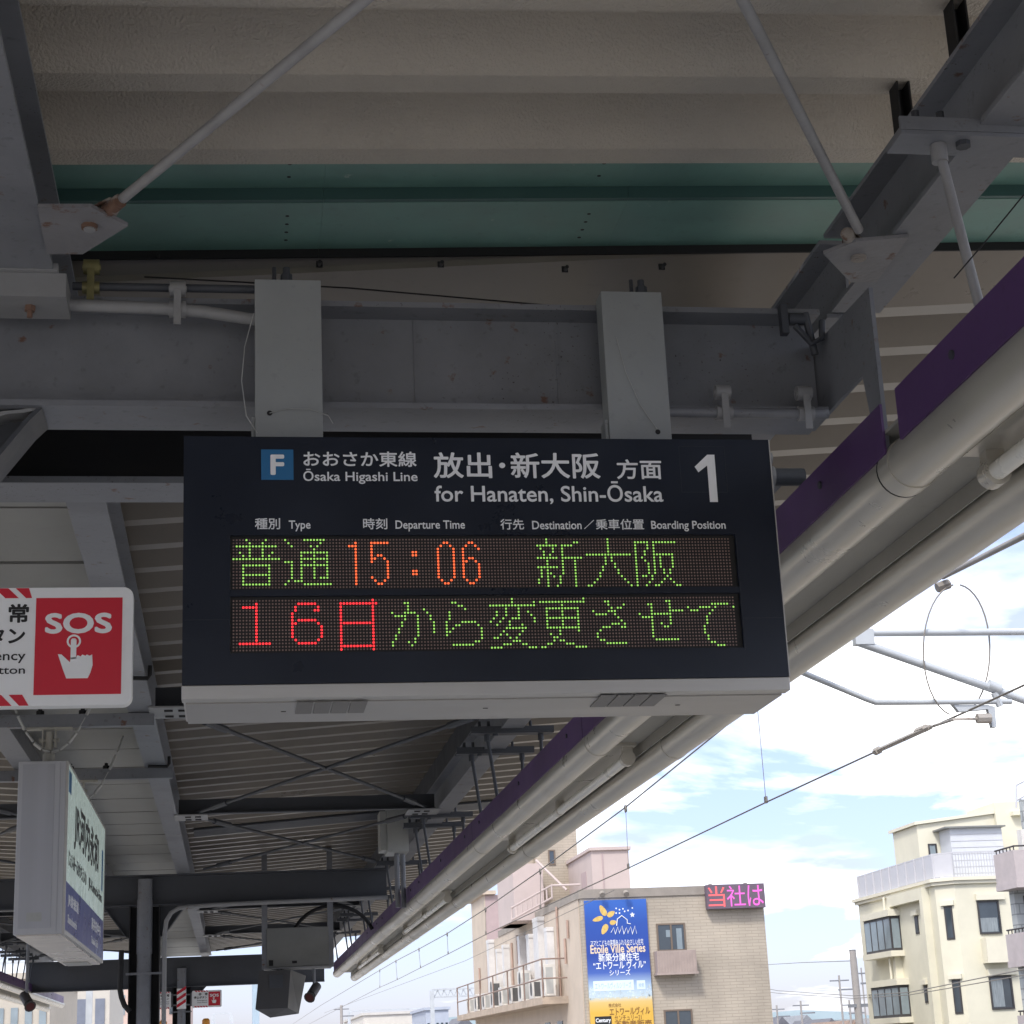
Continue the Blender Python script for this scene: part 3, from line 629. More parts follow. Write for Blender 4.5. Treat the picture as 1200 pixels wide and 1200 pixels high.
HEN = G('7/7,14/0-14/5,9/2,5,9,12/2,5,9,13/1,4,7-9,14/0,3,6,14/2,6,10/5-11/4,10/3,5,9/1,2,6,8/7-9/4-6,10,11/0-3,12-14')
KOU = G('14/0-14/7/2-12/2,7,12/2,7,12/2-12/2,7,12/2,7,12/2-12/6,12/3,6/4,5/4,6,7/2,3,8-10/0,1,11-14')
SA = G('/5,6/6,11/7,9,10/1,6-8/2-5,8/9/10/7-9,11/4-6,10,11/3/2/2/3,4/5-11/')
SE = G('/9,10/3,4,10/4,10/4,10-14/0,4-10/1-4,10/4,10/4,7,10/4,8,9/4/4/4/5-12//')
TE = G('//8-13/0,4-7,9,15/1-3,8/7/6/6/6/5/5/5/6/6/7,8/9-11')
def led_rows(items):
    lit = [dict() for _ in range(16)]
    for gl, c0, cm in items:
        for r in range(min(16, len(gl))):
            for c in gl[r]:
                if 0 <= c+c0 < 160: lit[r][c+c0] = cm
    return lit
rowA = led_rows([(FU, 0, 'g'), (TSU, 16, 'g'), (TIME, 0, 'o'), (SHIN, 96, 'g'), (DAI, 112, 'g'), (SAKA, 128, 'g')])
rowB = led_rows([(N1, 0, 'r'), (N6, 16, 'r'), (HI, 32, 'r'), (KA, 49, 'g'), (RA, 65, 'g'), (HEN, 80, 'g'), (KOU, 96, 'g'), (SA, 112, 'g'), (SE, 128, 'g'), (TE, 144, 'g')])
PX = .01004
for lit, ztop, pz, zt, zb in ((rowA, 3.174, .01028, r1t, r1b), (rowB, 2.9775, .01048, r2t, r2b)):
    mb = MB(); mb.box(e0+.0005, e1-.0005, 5.5135, 5.5155, zb+.0005, zt-.0005); scn = mb.build('led_screen', SCREEN, ds)
    D = {k: MB() for k in 'gor0'}
    for r in range(16):
        for c in range(160):
            k = lit[r].get(c, '0')
            D[k].disc((-.001+c*PX, 5.5128, ztop-r*pz), (1, 0, 0), (0, 0, 1), {'0': .0029, 'g': .0033, 'o': .0039, 'r': .0041}[k], 8)
    for k, nm, mt in (('0', 'unlit_dot_pattern', LEDOFF), ('g', 'green_lettering', LEDG), ('o', 'orange_lettering', LEDO), ('r', 'red_lettering', LEDR)):
        if D[k].v: D[k].build(nm, mt, scn)
# hanging posts
for (x0, x1, zt, bolts, hole) in ((.069, .288, 4.103, (.135, .175), (316, 484)), (1.243, 1.455, 4.083, (1.365, 1.395), (771, 506))):
    mb = MB(); mb.box(x0, x1, 5.600, 5.606, 3.5135, zt); mb.box(x0, x0+.005, 5.6065, 5.69, 3.5135, zt); mb.box(x1-.005, x1, 5.6065, 5.69, 3.5135, zt)
    mb.box(x0-.012, x0-.001, 5.61, 5.68, 3.5135, 3.62)
    po = mb.build('hanger_post', PLATE, ds, bevel=.0015)
    mb = MB(); mb.tube((bolts[0], 5.66, zt-.05), (bolts[0], 5.66, zt+.07), .007, 8); mb.tube((bolts[1], 5.64, zt-.02), (bolts[1], 5.64, zt+.035), .020, 6); mb.tube((bolts[1], 5.64, zt+.02), (bolts[1], 5.64, zt+.06), .012, 8)
    mb.build('bolt', STEELD, po)
    h = at(*hole, 'y', 5.598); mb = MB(); mb.disc((h.x, 5.5985, h.z), (1, 0, 0), (0, 0, 1), .009, 12); mb.build('cable_hole', BLACKST_SHADE, po)
h = at(316, 484, 'y', 5.595)
mb = MB(); mb.path([h, h+Vector((.06, -.01, .012)), h+Vector((.13, -.012, .010)), h+Vector((.19, -.005, -.01)), h+Vector((.205, .0, -.035))], .0016, 5); mb.build('tie_wire', GALV, ds)
a_, b_ = at(722, 395, 'y', 5.595), at(770, 503, 'y', 5.595)
mb = MB(); mb.path([a_, a_.lerp(b_, .3)+Vector((-.01, 0, -.03)), a_.lerp(b_, .65)+Vector((-.01, 0, -.03)), b_], .0014, 5); mb.build('tie_wire', GALV, ds)

# ---------------------------------------------------------------- emergency button signs
def emergency(label, xr, y, z0, H=.372, W=.66, text_on='left', group='emergency button signs on the columns'):
    t = thing('emergency_sign', label, 'sign', (xr-W/2, y, z0))
    x0, x1 = xr-W, xr
    rad = .03; pts = []
    for cx, cz, a0 in ((x1-rad, z0+rad, -90), (x1-rad, z0+H-rad, 0), (x0+rad, z0+H-rad, 90), (x0+rad, z0+rad, 180)):
        pts += [(cx+rad*math.cos(R(a0+k*15)), y, cz+rad*math.sin(R(a0+k*15))) for k in range(7)]
    mb = MB(); mb.prism(pts, (0, .05, 0)); p = mb.build('panel', SOSW, t, bevel=.002)
    f = y-.0012
    def X(v): return x0+v*W if text_on == 'left' else x0+(1-v)*W
    rx0, rx1 = sorted((X(1-.425), X(1-.052*1)))
    rx0, rx1 = (x1-.294, x1-.033) if text_on == 'left' else (x0+.033, x0+.294)
    q = MB(); q.box(rx0, rx1, y-.002, y-.0002, z0+.034, z0+H-.034); rd = q.build('red_square', SOSR, p)
    cx = (rx0+rx1)/2; zc = z0+H
    text('lettering', 'SOS', SOSW, rd, ((rx0+.028, y-.0021, zc-.148), .203, .066), (1, 0, 0), (0, 0, 1), .035)
    hx, hz = cx-.014, zc-.172
    q = MB()
    def ring(r0, r1, n=28):
        for k in range(n):
            a, b = 2*math.pi*k/n, 2*math.pi*(k+1)/n
            q.add([(hx+r*math.cos(t_), y-.0026, hz+r*math.sin(t_)) for r, t_ in ((r0, a), (r1, a), (r1, b), (r0, b))], [(0, 1, 2, 3)])
    ring(.0155, .0215)
    def P(l): q.prism([(hx+a, y-.0023, hz+b) for a, b in l], (0, -.0008, 0))
    P([(-.009, -.055), (-.009, .004), (-.005, .009), (.004, .009), (.008, .004), (.008, -.055)])
    P([(-.047, -.040), (-.036, -.041), (-.010, -.066), (-.009, -.052), (.008, -.050), (.012, -.044), (.022, -.048), (.026, -.042), (.036, -.046), (.040, -.042), (.048, -.046), (.056, -.042), (.058, -.075), (.052, -.098), (.044, -.116), (-.020, -.116), (-.030, -.090)])
    q.build('hand_symbol', SOSW, rd)
    # writing beside it
    if text_on == 'left': tx0, tx1 = x0+.04, x1-.319
    else: tx0, tx1 = x0+.319, x1-.04
    text('lettering', '非　常', INK, p, ((tx1-.196, y-.0002, zc-.112), .200, .060), (1, 0, 0), (0, 0, 1), .03)
    text('lettering', '停止ボタン', INK, p, ((tx1-.300, y-.0002, zc-.180), .295, .056), (1, 0, 0), (0, 0, 1), .03)
    text('lettering', 'Emergency', INK, p, ((tx1-.222, y-.0002, zc-.238), .220, .038), (1, 0, 0), (0, 0, 1), .008)
    text('lettering', 'stop button', INK, p, ((tx1-.224, y-.0002, zc-.279), .222, .032), (1, 0, 0), (0, 0, 1), .008)
    q = MB()
    for zz0, zz1 in ((zc-.0335, zc-.002), (z0+.002, z0+.036)):
        n = 5; st = .062; xx = tx1+.012
        for k in range(n):
            a = xx-st*(k+1)+.012; b = a+.042
            if a-.03 < x0+.01: break
            if zz0 > z0+.1: P2 = [(a, zz1), (a+.032, zz0), (b+.032-.0 if False else b+.03, zz0), (b-.002, zz1)]
            else: P2 = [(a-.01, zz1), (a+.022, zz0), (b+.02, zz0), (b-.012, zz1)]
            q.prism([(min(v, xx), y-.0002, z) for v, z in P2], (0, -.001, 0))
    q.build('warning_stripe', SOSR, p)
    q = MB()
    xc_ = -1.165; e = x0 if text_on == 'left' else x1
    q.box(min(e, xc_), max(e, xc_), y+.052, y+.07, z0+.06, z0+.09); q.box(min(e, xc_), max(e, xc_), y+.052, y+.07, z0+H-.09, z0+H-.06)
    q.box(e-.04, e+.04, y+.051, y+.058, z0+.04, z0+H-.04); q.build('mounting_arm', STEEL, t)
    return t
emergency('large white and red SOS emergency button sign cut off by the picture edge', -.309, 5.58, 2.670)
emergency('tiny distant SOS sign sticking out right of the striped far column', -.272, 42.80, 2.872)
emergency('tiny distant emergency sign sticking out left of the striped far column', -1.40, 42.80, 2.872, text_on='right')
gd = thing('column_guard', 'red and white striped band round the far column', 'guard', (-1.165, 42.76, 2.85))
mb = MB(); mb.tube((-1.165, 42.80, 2.86), (-1.165, 42.80, 3.30), .105, 20); sl = mb.build('sleeve', SOSW, gd)
mb = MB()
for k in range(3):
    z = 2.88+k*.14; mb.prism([(-1.265, 42.70, z), (-1.065, 42.70, z+.12), (-1.065, 42.70, z+.19), (-1.265, 42.70, z+.07)], (0, -.006, 0))
mb.build('stripe', SOSR, sl)
for x, lb in ((-1.52, 'amber beacon on a pole left of the far striped column'), (-.60, 'amber beacon on a pole right of the far striped column')):
    b = thing('warning_beacon', lb, 'beacon', (x, 41.5, 0))
    mb = MB(); mb.tube((x, 41.5, 0), (x, 41.5, 2.36), .05, 10); mb.tube((x, 41.5, 2.36), (x, 41.5, 2.40), .10, 14); mb.build('pole', STEEL, b)
    mb = MB(); mb.tube((x, 41.5, 2.401), (x, 41.5, 2.56), .085, 14); mb.tube((x, 41.5, 2.56), (x, 41.5, 2.60), .085, 14, .05); mb.build('lens', ORANGE, b)

# ---------------------------------------------------------------- hanging station name sign
jx0, jx1, jy0, jy1, jz0, jz1 = -1.478, -1.142, 12.9, 16.72, 2.507, 3.685
js = thing('station_name_sign', 'long white station name sign hanging edge-on under two cross bars', 'sign', ((jx0+jx1)/2, 14.8, jz0))
mb = MB(); mb.box(jx0, jx1-.012, jy0, jy1, jz0, jz1); bx = mb.build('box', M('sign_box_aluminium', (.50, .51, .54), .45, .15, var=.06, vs_=3, stretch=(4, 1, .15)), js, bevel=.004)
mb = MB(); mb.box(jx0+.03, jx1-.09, jy0-.004, jy0-.0005, jz0+.04, jz1-.02); mb.box(jx1-.055, jx1-.05, jy0-.005, jy0-.0005, jz0+.01, jz1-.01); mb.build('end_panel', M('end_panel_aluminium', (.44, .45, .49), .4, .2, var=.05, stretch=(6, 1, .1)), bx)
mb = MB(); mb.box(jx0+.085, jx0+.185, jy0-.007, jy0-.0045, jz0+.085, jz0+.145); mb.build('maker_plate', GREYBOXL, bx)
mb = MB(); mb.box(jx1-.0115, jx1, jy0+.03, jy1-.03, jz0+.36, jz1-.02); fc = mb.build('face', JRF, js)
mb = MB(); mb.box(jx1-.0115, jx1, jy0+.03, jy1-.03, jz0+.03, jz0+.359); fb = mb.build('blue_band', JRB, js)
mb = MB(); mb.box(jx1-.012, jx1+.004, jy0, jy0+.028, jz0, jz1); mb.box(jx1-.012, jx1+.004, jy1-.028, jy1, jz0, jz1); mb.box(jx1-.012, jx1+.004, jy0+.029, jy1-.029, jz1-.019, jz1); mb.box(jx1-.012, jx1+.004, jy0+.029, jy1-.029, jz0, jz0+.028); mb.build('frame', ALU, js)
JX = jx1+.0005
def jw(body, mat, par, y, z, W, H, bold=.02): text('lettering', body, mat, par, ((JX, y, z), W, H), (0, 1, 0), (0, 0, 1), bold)
jw('JR河内永和', INK, fc, jy0+.62, jz0+.64, 2.45, .37, .03)
jw('じぇいあーるかわちえいわ', INK, fc, jy0+.22, jz0+.48, 1.6, .11); jw('JR-Kawachi-Eiwa', INK, fc, jy0+2.05, jz0+.47, 1.5, .11)
jw('JR俊徳道', WHITE, fb, jy0+.25, jz0+.20, .9, .10); jw('Shuntokumichi', WHITE, fb, jy0+.25, jz0+.09, .75, .06, .01)
jw('高井田中央', WHITE, fb, jy0+2.45, jz0+.20, 1.05, .10); jw('Takaida-Chūō', WHITE, fb, jy0+2.45, jz0+.09, .75, .06, .01)
mb = MB(); mb.box(JX, JX+.001, jy0+.10, jy0+.30, jz1-.20, jz1-.05); mb.box(JX, JX+.001, jy1-.35, jy1-.2, jz0+.6, jz0+.95); mb.build('line_mark', BLUE, fc)
mb = MB(); mb.box(jx0+.02, jx1-.02, jy0+.02, jy1-.02, jz0-.012, jz0-.001); sf = mb.build('soffit', M('sign_soffit', (.60, .56, .52), .3, .2, var=.3, vs_=3), js)
mb = MB(); mb.box(jx0+.05, jx0+.25, jy1-.6, jy1-.1, jz0-.02, jz0-.0125); mb.build('access_cover', GREYBOXL, sf)
for yb, (a, b) in ((13.25, (-2.2, -.57)), (15.80, (-2.35, -.52))):
    mb = MB(); mb.box(a, b, yb-.04, yb+.04, 4.060, 4.072); mb.box(a, b, yb-.042, yb-.034, 3.99, 4.0595); mb.box(a, b, yb-.042, yb+.03, 3.982, 3.9895); cbm = mb.build('cross_bar', STEEL, js)
    mb = MB(); mb.bolt((-1.38, yb, 4.073), (0, 0, 1), .03, .03); mb.bolt((-1.08, yb, 4.073), (0, 0, 1), .03, .03); mb.build('bar_bolt', BLACKST_SHADE, cbm)
    x = -1.31
    mb = MB(); mb.box(x-.16, x+.16, yb-.03, yb+.03, 3.965, 3.981); mb.box(x-.05, x-.04, yb-.03, yb+.03, 3.84, 3.9645); mb.box(x+.04, x+.05, yb-.03, yb+.03, 3.84, 3.9645)
    mb.tube((x-.07, yb, 3.89), (x+.07, yb, 3.89), .016, 8); mb.tube((x, yb, 3.95), (x, yb, 3.685), .03, 10); mb.tube((x, yb, 3.79), (x, yb, 3.70), .042, 10)
    mb.build('hanger', M('hanger_paint', (.42, .41, .37), .5, var=.2, rust=.5), cbm)
    mb = MB(); pts = [(x+.02+k*.06, yb-.035, 3.80+.0016*(k*3.2)**2) for k in range(-6, 8)]
    for k in range(len(pts)-1): mb.tube(pts[k], Vector(pts[k]).lerp(Vector(pts[k+1]), .85), .009 if k % 2 else .014, 6)
    mb.build('safety_chain', GALV, cbm)

# ---------------------------------------------------------------- things under the far crossbeam
mo = thing('hanging_sign_back', 'grey back of a sign box hanging on two posts under the far crossbeam', 'sign', (.91, 27.2, 2.9))
mb = MB(); mb.box(.47, 1.36, 27.0, 27.35, 2.92, 3.47); bd_ = mb.build('box', GREYBOX, mo, bevel=.005)
for x in (.44, 1.39): 
    mb = MB(); mb.box(x-.04, x+.04, 27.02, 27.12, 2.90, 4.6); mb.build('post', STEEL, mo)
mb = MB(); mb.box(.43, 1.40, 26.97, 27.38, 2.89, 2.915); mb.build('bottom_tray', STEELL, mo)
mb = MB(); mb.box(.83, .90, 26.99, 26.999, 2.965, 3.0); mb.box(.50, .56, 26.99, 26.999, 2.94, 3.02); mb.build('latch', BLACKST_SHADE, bd_)
ms = thing('monitor_housing', 'dark grey tapered monitor housing hanging below the grey sign box', 'monitor', (.62, 27.0, 2.3))
mb = MB()
fr = [at(x, y, 'y', 26.8) for x, y in ((304, 1139), (340, 1139), (336, 1182), (299, 1182))]
bk = [at(x, y, 'y', 27.35) for x, y in ((340, 1138), (357, 1150), (347, 1186), (312, 1188))]
fr2 = [(.355, 26.75, 2.865), (.80, 26.75, 2.865), (.755, 26.75, 2.34), (.30, 26.75, 2.34)]
bk2 = [(.62, 27.35, 2.88), (1.04, 27.35, 2.80), (.93, 27.35, 2.27), (.52, 27.35, 2.23)]
mb.add(fr2+bk2, [(0, 3, 2, 1), (4, 5, 6, 7), (0, 1, 5, 4), (1, 2, 6, 5), (2, 3, 7, 6), (3, 0, 4, 7)]); hb = mb.build('housing', M('dark_housing', (.055, .055, .06), .45, var=.1), ms)
mb = MB(); mb.box(.50, .69, 26.735, 26.748, 2.62, 2.80); mb.build('access_hatch', STEELD, hb)
mb = MB(); mb.tube((.65, 27.05, 2.84), (.65, 27.05, 2.89), .04, 8); mb.build('hanger', STEELD, ms)
def cam(x, y, z, lb, zt, s=1):
    t = thing('security_camera', lb, 'camera', (x, y, z))
    mb = MB(); c = Vector((x, y, z)); d = Vector((.35*s, -.75, -.5)).normalized(); mb.tube(c-d*.16, c+d*.10, .07, 12); mb.tube(c+d*.10, c+d*.16, .055, 12, .085); mb.build('horn', M('dark_horn', (.07, .065, .065), .5), t)
    mb = MB(); mb.tube(c+d*.161, c+d*.165, .06, 12); mb.build('horn_mouth', M('dark_red_cone', (.10, .02, .02), .5), t)
    mb = MB(); mb.tube((x-.02*s, y+.08, zt), (x-.02*s, y+.08, z+.02), .022, 8); mb.build('stem', STEEL, t)
    return t
# loudspeakers
def speaker(x, y, z, zt, lb, s):
    t = cam(x, y, z, lb, zt, s); t.name = 'loudspeaker'; t['category'] = 'loudspeaker'; t['group'] = 'small loudspeakers under the canopy'
speaker(1.13, 27.1, 2.56, 2.889, 'small loudspeaker hanging beside the tapered monitor housing', -1)
speaker(-2.9, 27.3, 2.60, 4.08, 'small dark loudspeaker hanging below the station name sign', 1)
speaker(-4.45, 31.0, 2.15, 3.1, 'small loudspeaker hanging under the far trough at the picture corner', 1)
# ---------------------------------------------------------------- overhead line
ol = thing('overhead_line', 'overhead contact wire with messenger wire and droppers above the track', 'overhead wire', (5.5, 20, -1.2))
CW = [(6.0, -20), (5.72, 11.5), (5.68, 13.3), (5.605, 15.2), (5.536, 18.5), (5.47, 25.2), (5.342, 32.1), (5.25, 38.7), (5.249, 45.8), (5.22, 52.5), (5.20, 60), (5.1, 66), (5.0, 110), (4.9, 200)]
mb = MB(); mb.path([(x, y, 4.0) for x, y in CW], .0085, 6); mb.build('contact_wire', WIRE, ol)
MWp = [((1105, 676), 13.3), ((887, 821), 18.5), ((733, 946), 25.2), ((633, 1020), 32.1), ((569, 1065), 38.7), ((524, 1094), 45.8), ((491, 1112), 52.5), ((464, 1126), 60), ((445, 1137), 66)]
mw = [at(p[0], p[1], 'y', y) for p, y in MWp]
mpts = [Vector((6.2, -20, 5.4)), at(1204, 626, 'y', 10.6)]+mw+[Vector((5.0, 110, 4.7)), Vector((4.9, 200, 4.7))]
mb = MB(); mb.path(mpts, .011, 6); mb.path([mpts[1], mw[0]], .022, 10); mb.build('messenger_wire', WIRE, ol)
xy = dict((round(y, 1), x) for x, y in CW)
for p, (q, y) in zip(mw[1:], MWp[1:]):
    mb = MB(); mb.path([p+Vector((0, 0, .02)), p+Vector((0, 0, -.10)), (xy.get(y, p.x), y, 4.01)], .0042 if y < 30 else .006, 5)
    mb.path([p+Vector((.0, .05*math.cos(R(a)), .045*math.sin(R(a))-.02)) for a in range(0, 361, 40)], .014 if y > 20 else .012, 6)
    mb.box(xy.get(y, p.x)-.012, xy.get(y, p.x)+.012, y-.03, y+.03, 3.99, 4.06); mb.build('dropper', WIRE, ol)
br = thing('cantilever_bracket', 'galvanised tube bracket holding the overhead wires, right of the departure board', 'bracket', (7.4, 13.3, -1.3))
T = lambda x, y: at(x, y, 'y', 13.3)
mb = MB(); mb.tube((8.3, 13.3, -1.3), (8.3, 13.3, 6.2), .16, 16); mb.build('mast', POLE, br)
mb = MB(); mb.tube(T(1008, 742), (8.2, 13.3, 4.62), .028, 12); mb.build('top_tube', TUBEG, br)
d0, d1 = T(1005, 752), T(1200, 820); mb = MB(); mb.tube(d0, d1+(d1-d0)*1.5, .034, 12); mb.tube(T(1158, 803), T(1172, 808), .05, 10); mb.build('brace_tube', TUBEG, br)
mb = MB(); mb.path([T(930, 783), T(945, 790), T(1015, 819), T(1026, 823), T(1040, 823), T(1185, 822)], .023, 12); mb.build('registration_tube', TUBEG, br)
mb = MB(); mb.box(T(1000, 742).x, T(1022, 742).x, 13.26, 13.34, T(0, 756).z if False else T(1010, 756).z, T(1010, 738).z); mb.build('tip_clamp', TUBEG, br)
mb = MB(); a = T(1116, 823); mb.prism([T(1116, 824), T(1124, 834), T(1158, 831), T(1163, 852), T(1168, 852), T(1166, 828), T(1158, 826), T(1124, 826)], (0, .05, 0)); mb.tube(T(1165, 812), T(1172, 828), .03, 8); mb.build('steady_arm_bracket', TUBEG, br)
s0, s1, s2, s3 = T(1152, 842), T(1118, 843), at(1090, 852, 'y', 14.0), at(1030, 879, 'y', 15.15)
mb = MB(); mb.path([s0, s1, s2], .012, 8); mb.path([s2, s3], .022, 8); mb.tube(s0-Vector((.05, 0, 0)), s0+Vector((.06, 0, 0)), .04, 8); mb.tube(s3, s3+Vector((0, .08, .0)), .035, 8); mb.tube(at(1075, 857, 'y', 14.3), at(1085, 853, 'y', 14.1), .032, 8); mb.build('steady_arm', M('steady_arm_paint', (.40, .37, .34), .5, .1, var=.2, rust=.6), br)
mb = MB()
for a0, a1, yy in ((-96, -258, 13.25), (-84, 58, 13.35)):
    mb.path([at(1121+39*math.cos(R(a0+(a1-a0)*k/16)), 762+77*math.sin(R(a0+(a1-a0)*k/16)), 'y', yy) for k in range(17)], .0065, 6)
mb.tube(at(1098, 689, 'y', 13.3), at(1112, 684, 'y', 13.3), .04, 8); mb.build('jumper_loop', WIRE, br)

# ---------------------------------------------------------------- beige building with the billboard
YB = 62.0
def bf(px, py, y=YB): return at(px, py, 'y', y)
bb = thing('beige_building', 'beige tiled office building carrying a tall blue and yellow billboard', 'building', (15, 70, -6.5))
bx0, bx1, bz = 11.72, 18.15, 6.52
mb = MB(); mb.box(bx0, bx1, YB, 91, -6.5, bz); mb.build('front_block', BRICK, bb)
mb = MB(); mb.box(bx0-.03, bx0-.002, YB+.35, 91, -6.5, bz+.02); mb.build('side_wall', BEIGE, bb)
mb = MB(); mb.box(bx0-.06, bx1+.05, YB-.05, YB+.3, bz+.002, bz+.30); mb.box(bx0-.06, bx0+.2, YB+.302, 82, bz+.022, bz+.28); mb.box(bx1-.25, bx1+.05, YB+.302, 91, bz+.002, bz+.28); mb.build('parapet', PARA, bb)
# windows of the front
def window(par, x0, x1, z0, z1, y, fm=FRAMEB, gm=GLASS, n=2, proud=.04, pane='pane'):
    f = MB(); t_ = .055
    f.box(x0, x1, y-proud, y-.002, z0, z0+t_); f.box(x0, x1, y-proud, y-.002, z1-t_, z1)
    f.box(x0, x0+t_, y-proud, y-.002, z0+t_, z1-t_); f.box(x1-t_, x1, y-proud, y-.002, z0+t_, z1-t_)
    for k in range(1, n): xm = x0+(x1-x0)*k/n; f.box(xm-.03, xm+.03, y-proud, y-.002, z0+t_, z1-t_)
    fo = f.build('window', fm, par)
    g_ = MB(); g_.box(x0+t_+.001, x1-t_-.001, y-.014, y-.004, z0+t_+.001, z1-t_-.001); g_.build(pane, gm, fo); return fo
def winpx(par, pa, pb, y, **k):
    a, b = bf(*pa, y), bf(*pb, y); return window(par, a.x, b.x, b.z, a.z, y, **k)
w1 = winpx(bb, (768.6, 1082.5), (804.5, 1114), YB)
a, b = bf(780, 1090), bf(786, 1098); q = MB(); q.box(a.x, b.x, YB-.022, YB-.0145, b.z, a.z); a, b = bf(792, 1088), bf(800, 1113); q.box(a.x, b.x, YB-.022, YB-.0145, b.z, a.z); q.build('curtain', GLASSB, w1)
winpx(bb, (777.5, 1183.5), (813, 1214), YB)
a, b = bf(769.5, 1114.5, YB-.5), bf(817.5, 1141, YB-.5)
mb = MB(); mb.box(a.x, b.x, YB-.5, YB-.46, b.z+.08, a.z); mb.box(a.x, a.x+.04, YB-.459, YB-.002, b.z+.08, a.z); mb.box(b.x-.04, b.x, YB-.459, YB-.002, b.z+.08, a.z); mb.box(a.x-.04, b.x+.04, YB-.54, YB-.002, b.z, b.z+.078)
for k in range(14): x = a.x+(b.x-a.x)*(k+.5)/14; mb.box(x-.012, x+.012, YB-.515, YB-.502, b.z+.1, a.z-.03)
mb.build('flower_balcony', M('balcony_brown_panel', (.36, .29, .26), .6, var=.1, dirt=.2), bb)
mb = MB()
for px_ in (705, 733):
    p = bf(px_, 1043, YB-.3); mb.tube((p.x, YB-.35, bz+.1), (p.x, YB-.02, bz+.18), .03, 8); mb.tube((p.x, YB-.42, bz+.06), (p.x, YB-.30, bz+.14), .10, 10)
mb.build('floodlight', PARA, bb)
# far wing, tower and penthouses
mb = MB(); yw = at(570, 1090, 'x', bx0).y; zt_ = 8.75; mb.box(bx0, bx0+6, yw, 91.2, bz+.03, zt_); mb.build('far_wing', MAUVE, bb)
mb = MB(); mb.box(bx0-.035, bx0-.003, yw-.01, 91.2, -6.5, zt_+.02); mb.box(bx0-.2, bx0+.5, yw-.2, 91.3, zt_+.022, zt_+.2); mb.build('wing_side', BEIGE, bb)
a, b = at(598, 1052, 'y', yw), at(619, 1064, 'y', yw); window(bb, a.x, b.x, b.z, a.z, yw, n=1)
YT = 73.
mb = MB(); a, b = at(628, 1000, 'y', YT), at(676.5, 1000, 'y', YT); mb.box(a.x, b.x, YT, YT+6, bz, 12.6); tw = mb.build('stair_tower', BRICK, bb)
a2, b2 = at(642, 996, 'y', YT), at(651, 1013.5, 'y', YT); window(tw, a2.x, b2.x, b2.z, a2.z, YT, n=1)
mb = MB(); mb.box(a.x-1.2, a.x-.01, YT-1.5, YT+3, bz, at(620, 1012, 'y', YT-1.5).z); mb.build('pink_stair_wall', PINK, bb); mb = MB(); mb.box(a.x-1.1, a.x-.02, YT+.5, YT+3, bz, 11.4); mb.build('tower_side', BRICK, bb)
mb = MB(); c, d_ = at(692.6, 997, 'y', 68), at(739, 1040, 'y', 68); mb.box(c.x, d_.x, 68, 73.5, bz, c.z); mb.box(c.x-.08, d_.x+.08, 67.9, 73.6, c.z+.002, c.z+.12)
ph = mb.build('penthouse', PINK, bb)
mb = MB(); mb.box(c.x-.02, c.x-.002, 69.2, 70.2, bz+.1, bz+1.6); mb.box(c.x+.04*10, c.x+.44, 67.97, 67.998, bz+.2, c.z-.1); mb.build('penthouse_door', MAUVE, ph)
# pink roof stairs rail
mb = MB(); p0, p1 = at(600, 1078, 'y', 70), at(647, 1052, 'y', 68)
for f in (0, .9): mb.tube(p0+Vector((0, 0, f*.5)), p1+Vector((0, 0, f*.5)), .04, 6)
for k in range(9):
    p = p0.lerp(p1, k/8); mb.tube(p, p+Vector((0, 0, .5)), .03, 6)
mb.tube(p1+Vector((0, 0, .45)), p1+Vector((1.1, 0, .45)), .04, 6); mb.tube(at(628, 1008, 'y', 71), at(664, 1043, 'y', 70), .05, 6)
mb.build('roof_stair_rail', PINK, bb)
# equipment balcony on the side
mb = MB(); mb.box(bx0-.95, bx0-.031, 65.2, 91, 3.17, 3.42); mb.build('equipment_slab', M('slab_beige', (.42, .34, .27), .85, var=.15, dirt=.4), bb)
mb = MB()
for zz in (4.72, 4.05): mb.tube((bx0-.92, 65.2, zz), (bx0-.92, 91, zz), .028, 6); mb.tube((bx0-.92, 65.2, zz), (bx0-.03, 65.2, zz), .028, 6)
for k in range(7): mb.tube((bx0-.92, 65.2+4.28*k, 3.42), (bx0-.92, 65.2+4.28*k, 4.72), .03, 6)
mb.build('equipment_rail', M('rail_brown', (.24, .17, .14), .6, var=.2), bb)
# vertical ducts and pipes on the side wall
mb = MB(); rnd = random.Random(3)
for px_, pt, w_ in ((578, 1104, .16), (588, 1115, .10), (596, 1110, .11), (615, 1100, .13), (626, 1098, .16), (636, 1078, .26), (648, 1090, .14)):
    y = at(px_, 1150, 'x', bx0-.1).y; zt2 = at(px_, pt, 'x', bx0-.15).z; mb.box(bx0-.30, bx0-.035, y-w_*2.2, y+w_*2.2, 3.9, zt2); mb.box(bx0-.31, bx0-.034, y-w_*2.4, y+w_*2.4, zt2, zt2+.15); mb.build('exhaust_duct', DUCT, bb); mb = MB()
PBR = M('pipe_brown', (.38, .27, .22), .6, var=.2)
mb = MB()
for px_, pt, pb in ((572, 1120, 1165), (601, 1105, 1160), (656, 1062, 1170), (664, 1100, 1130), (668, 1078, 1100), (562, 1135, 1160), (608, 1096, 1130), (633, 1105, 1150)):
    y = at(px_, 1120, 'x', bx0-.05).y; mb.tube((bx0-.09, y, at(px_, pb, 'x', bx0).z), (bx0-.09, y, at(px_, pt, 'x', bx0).z), .045, 6); mb.build('wall_pipe', PBR, bb); mb = MB()
mb = MB()
for k in range(9): mb = MB(); mb.box(bx0-.06, bx0-.034, 66.5+2.7*k, 67.6+2.7*k, .3, 2.6); mb.build('window', GLASS, bb)
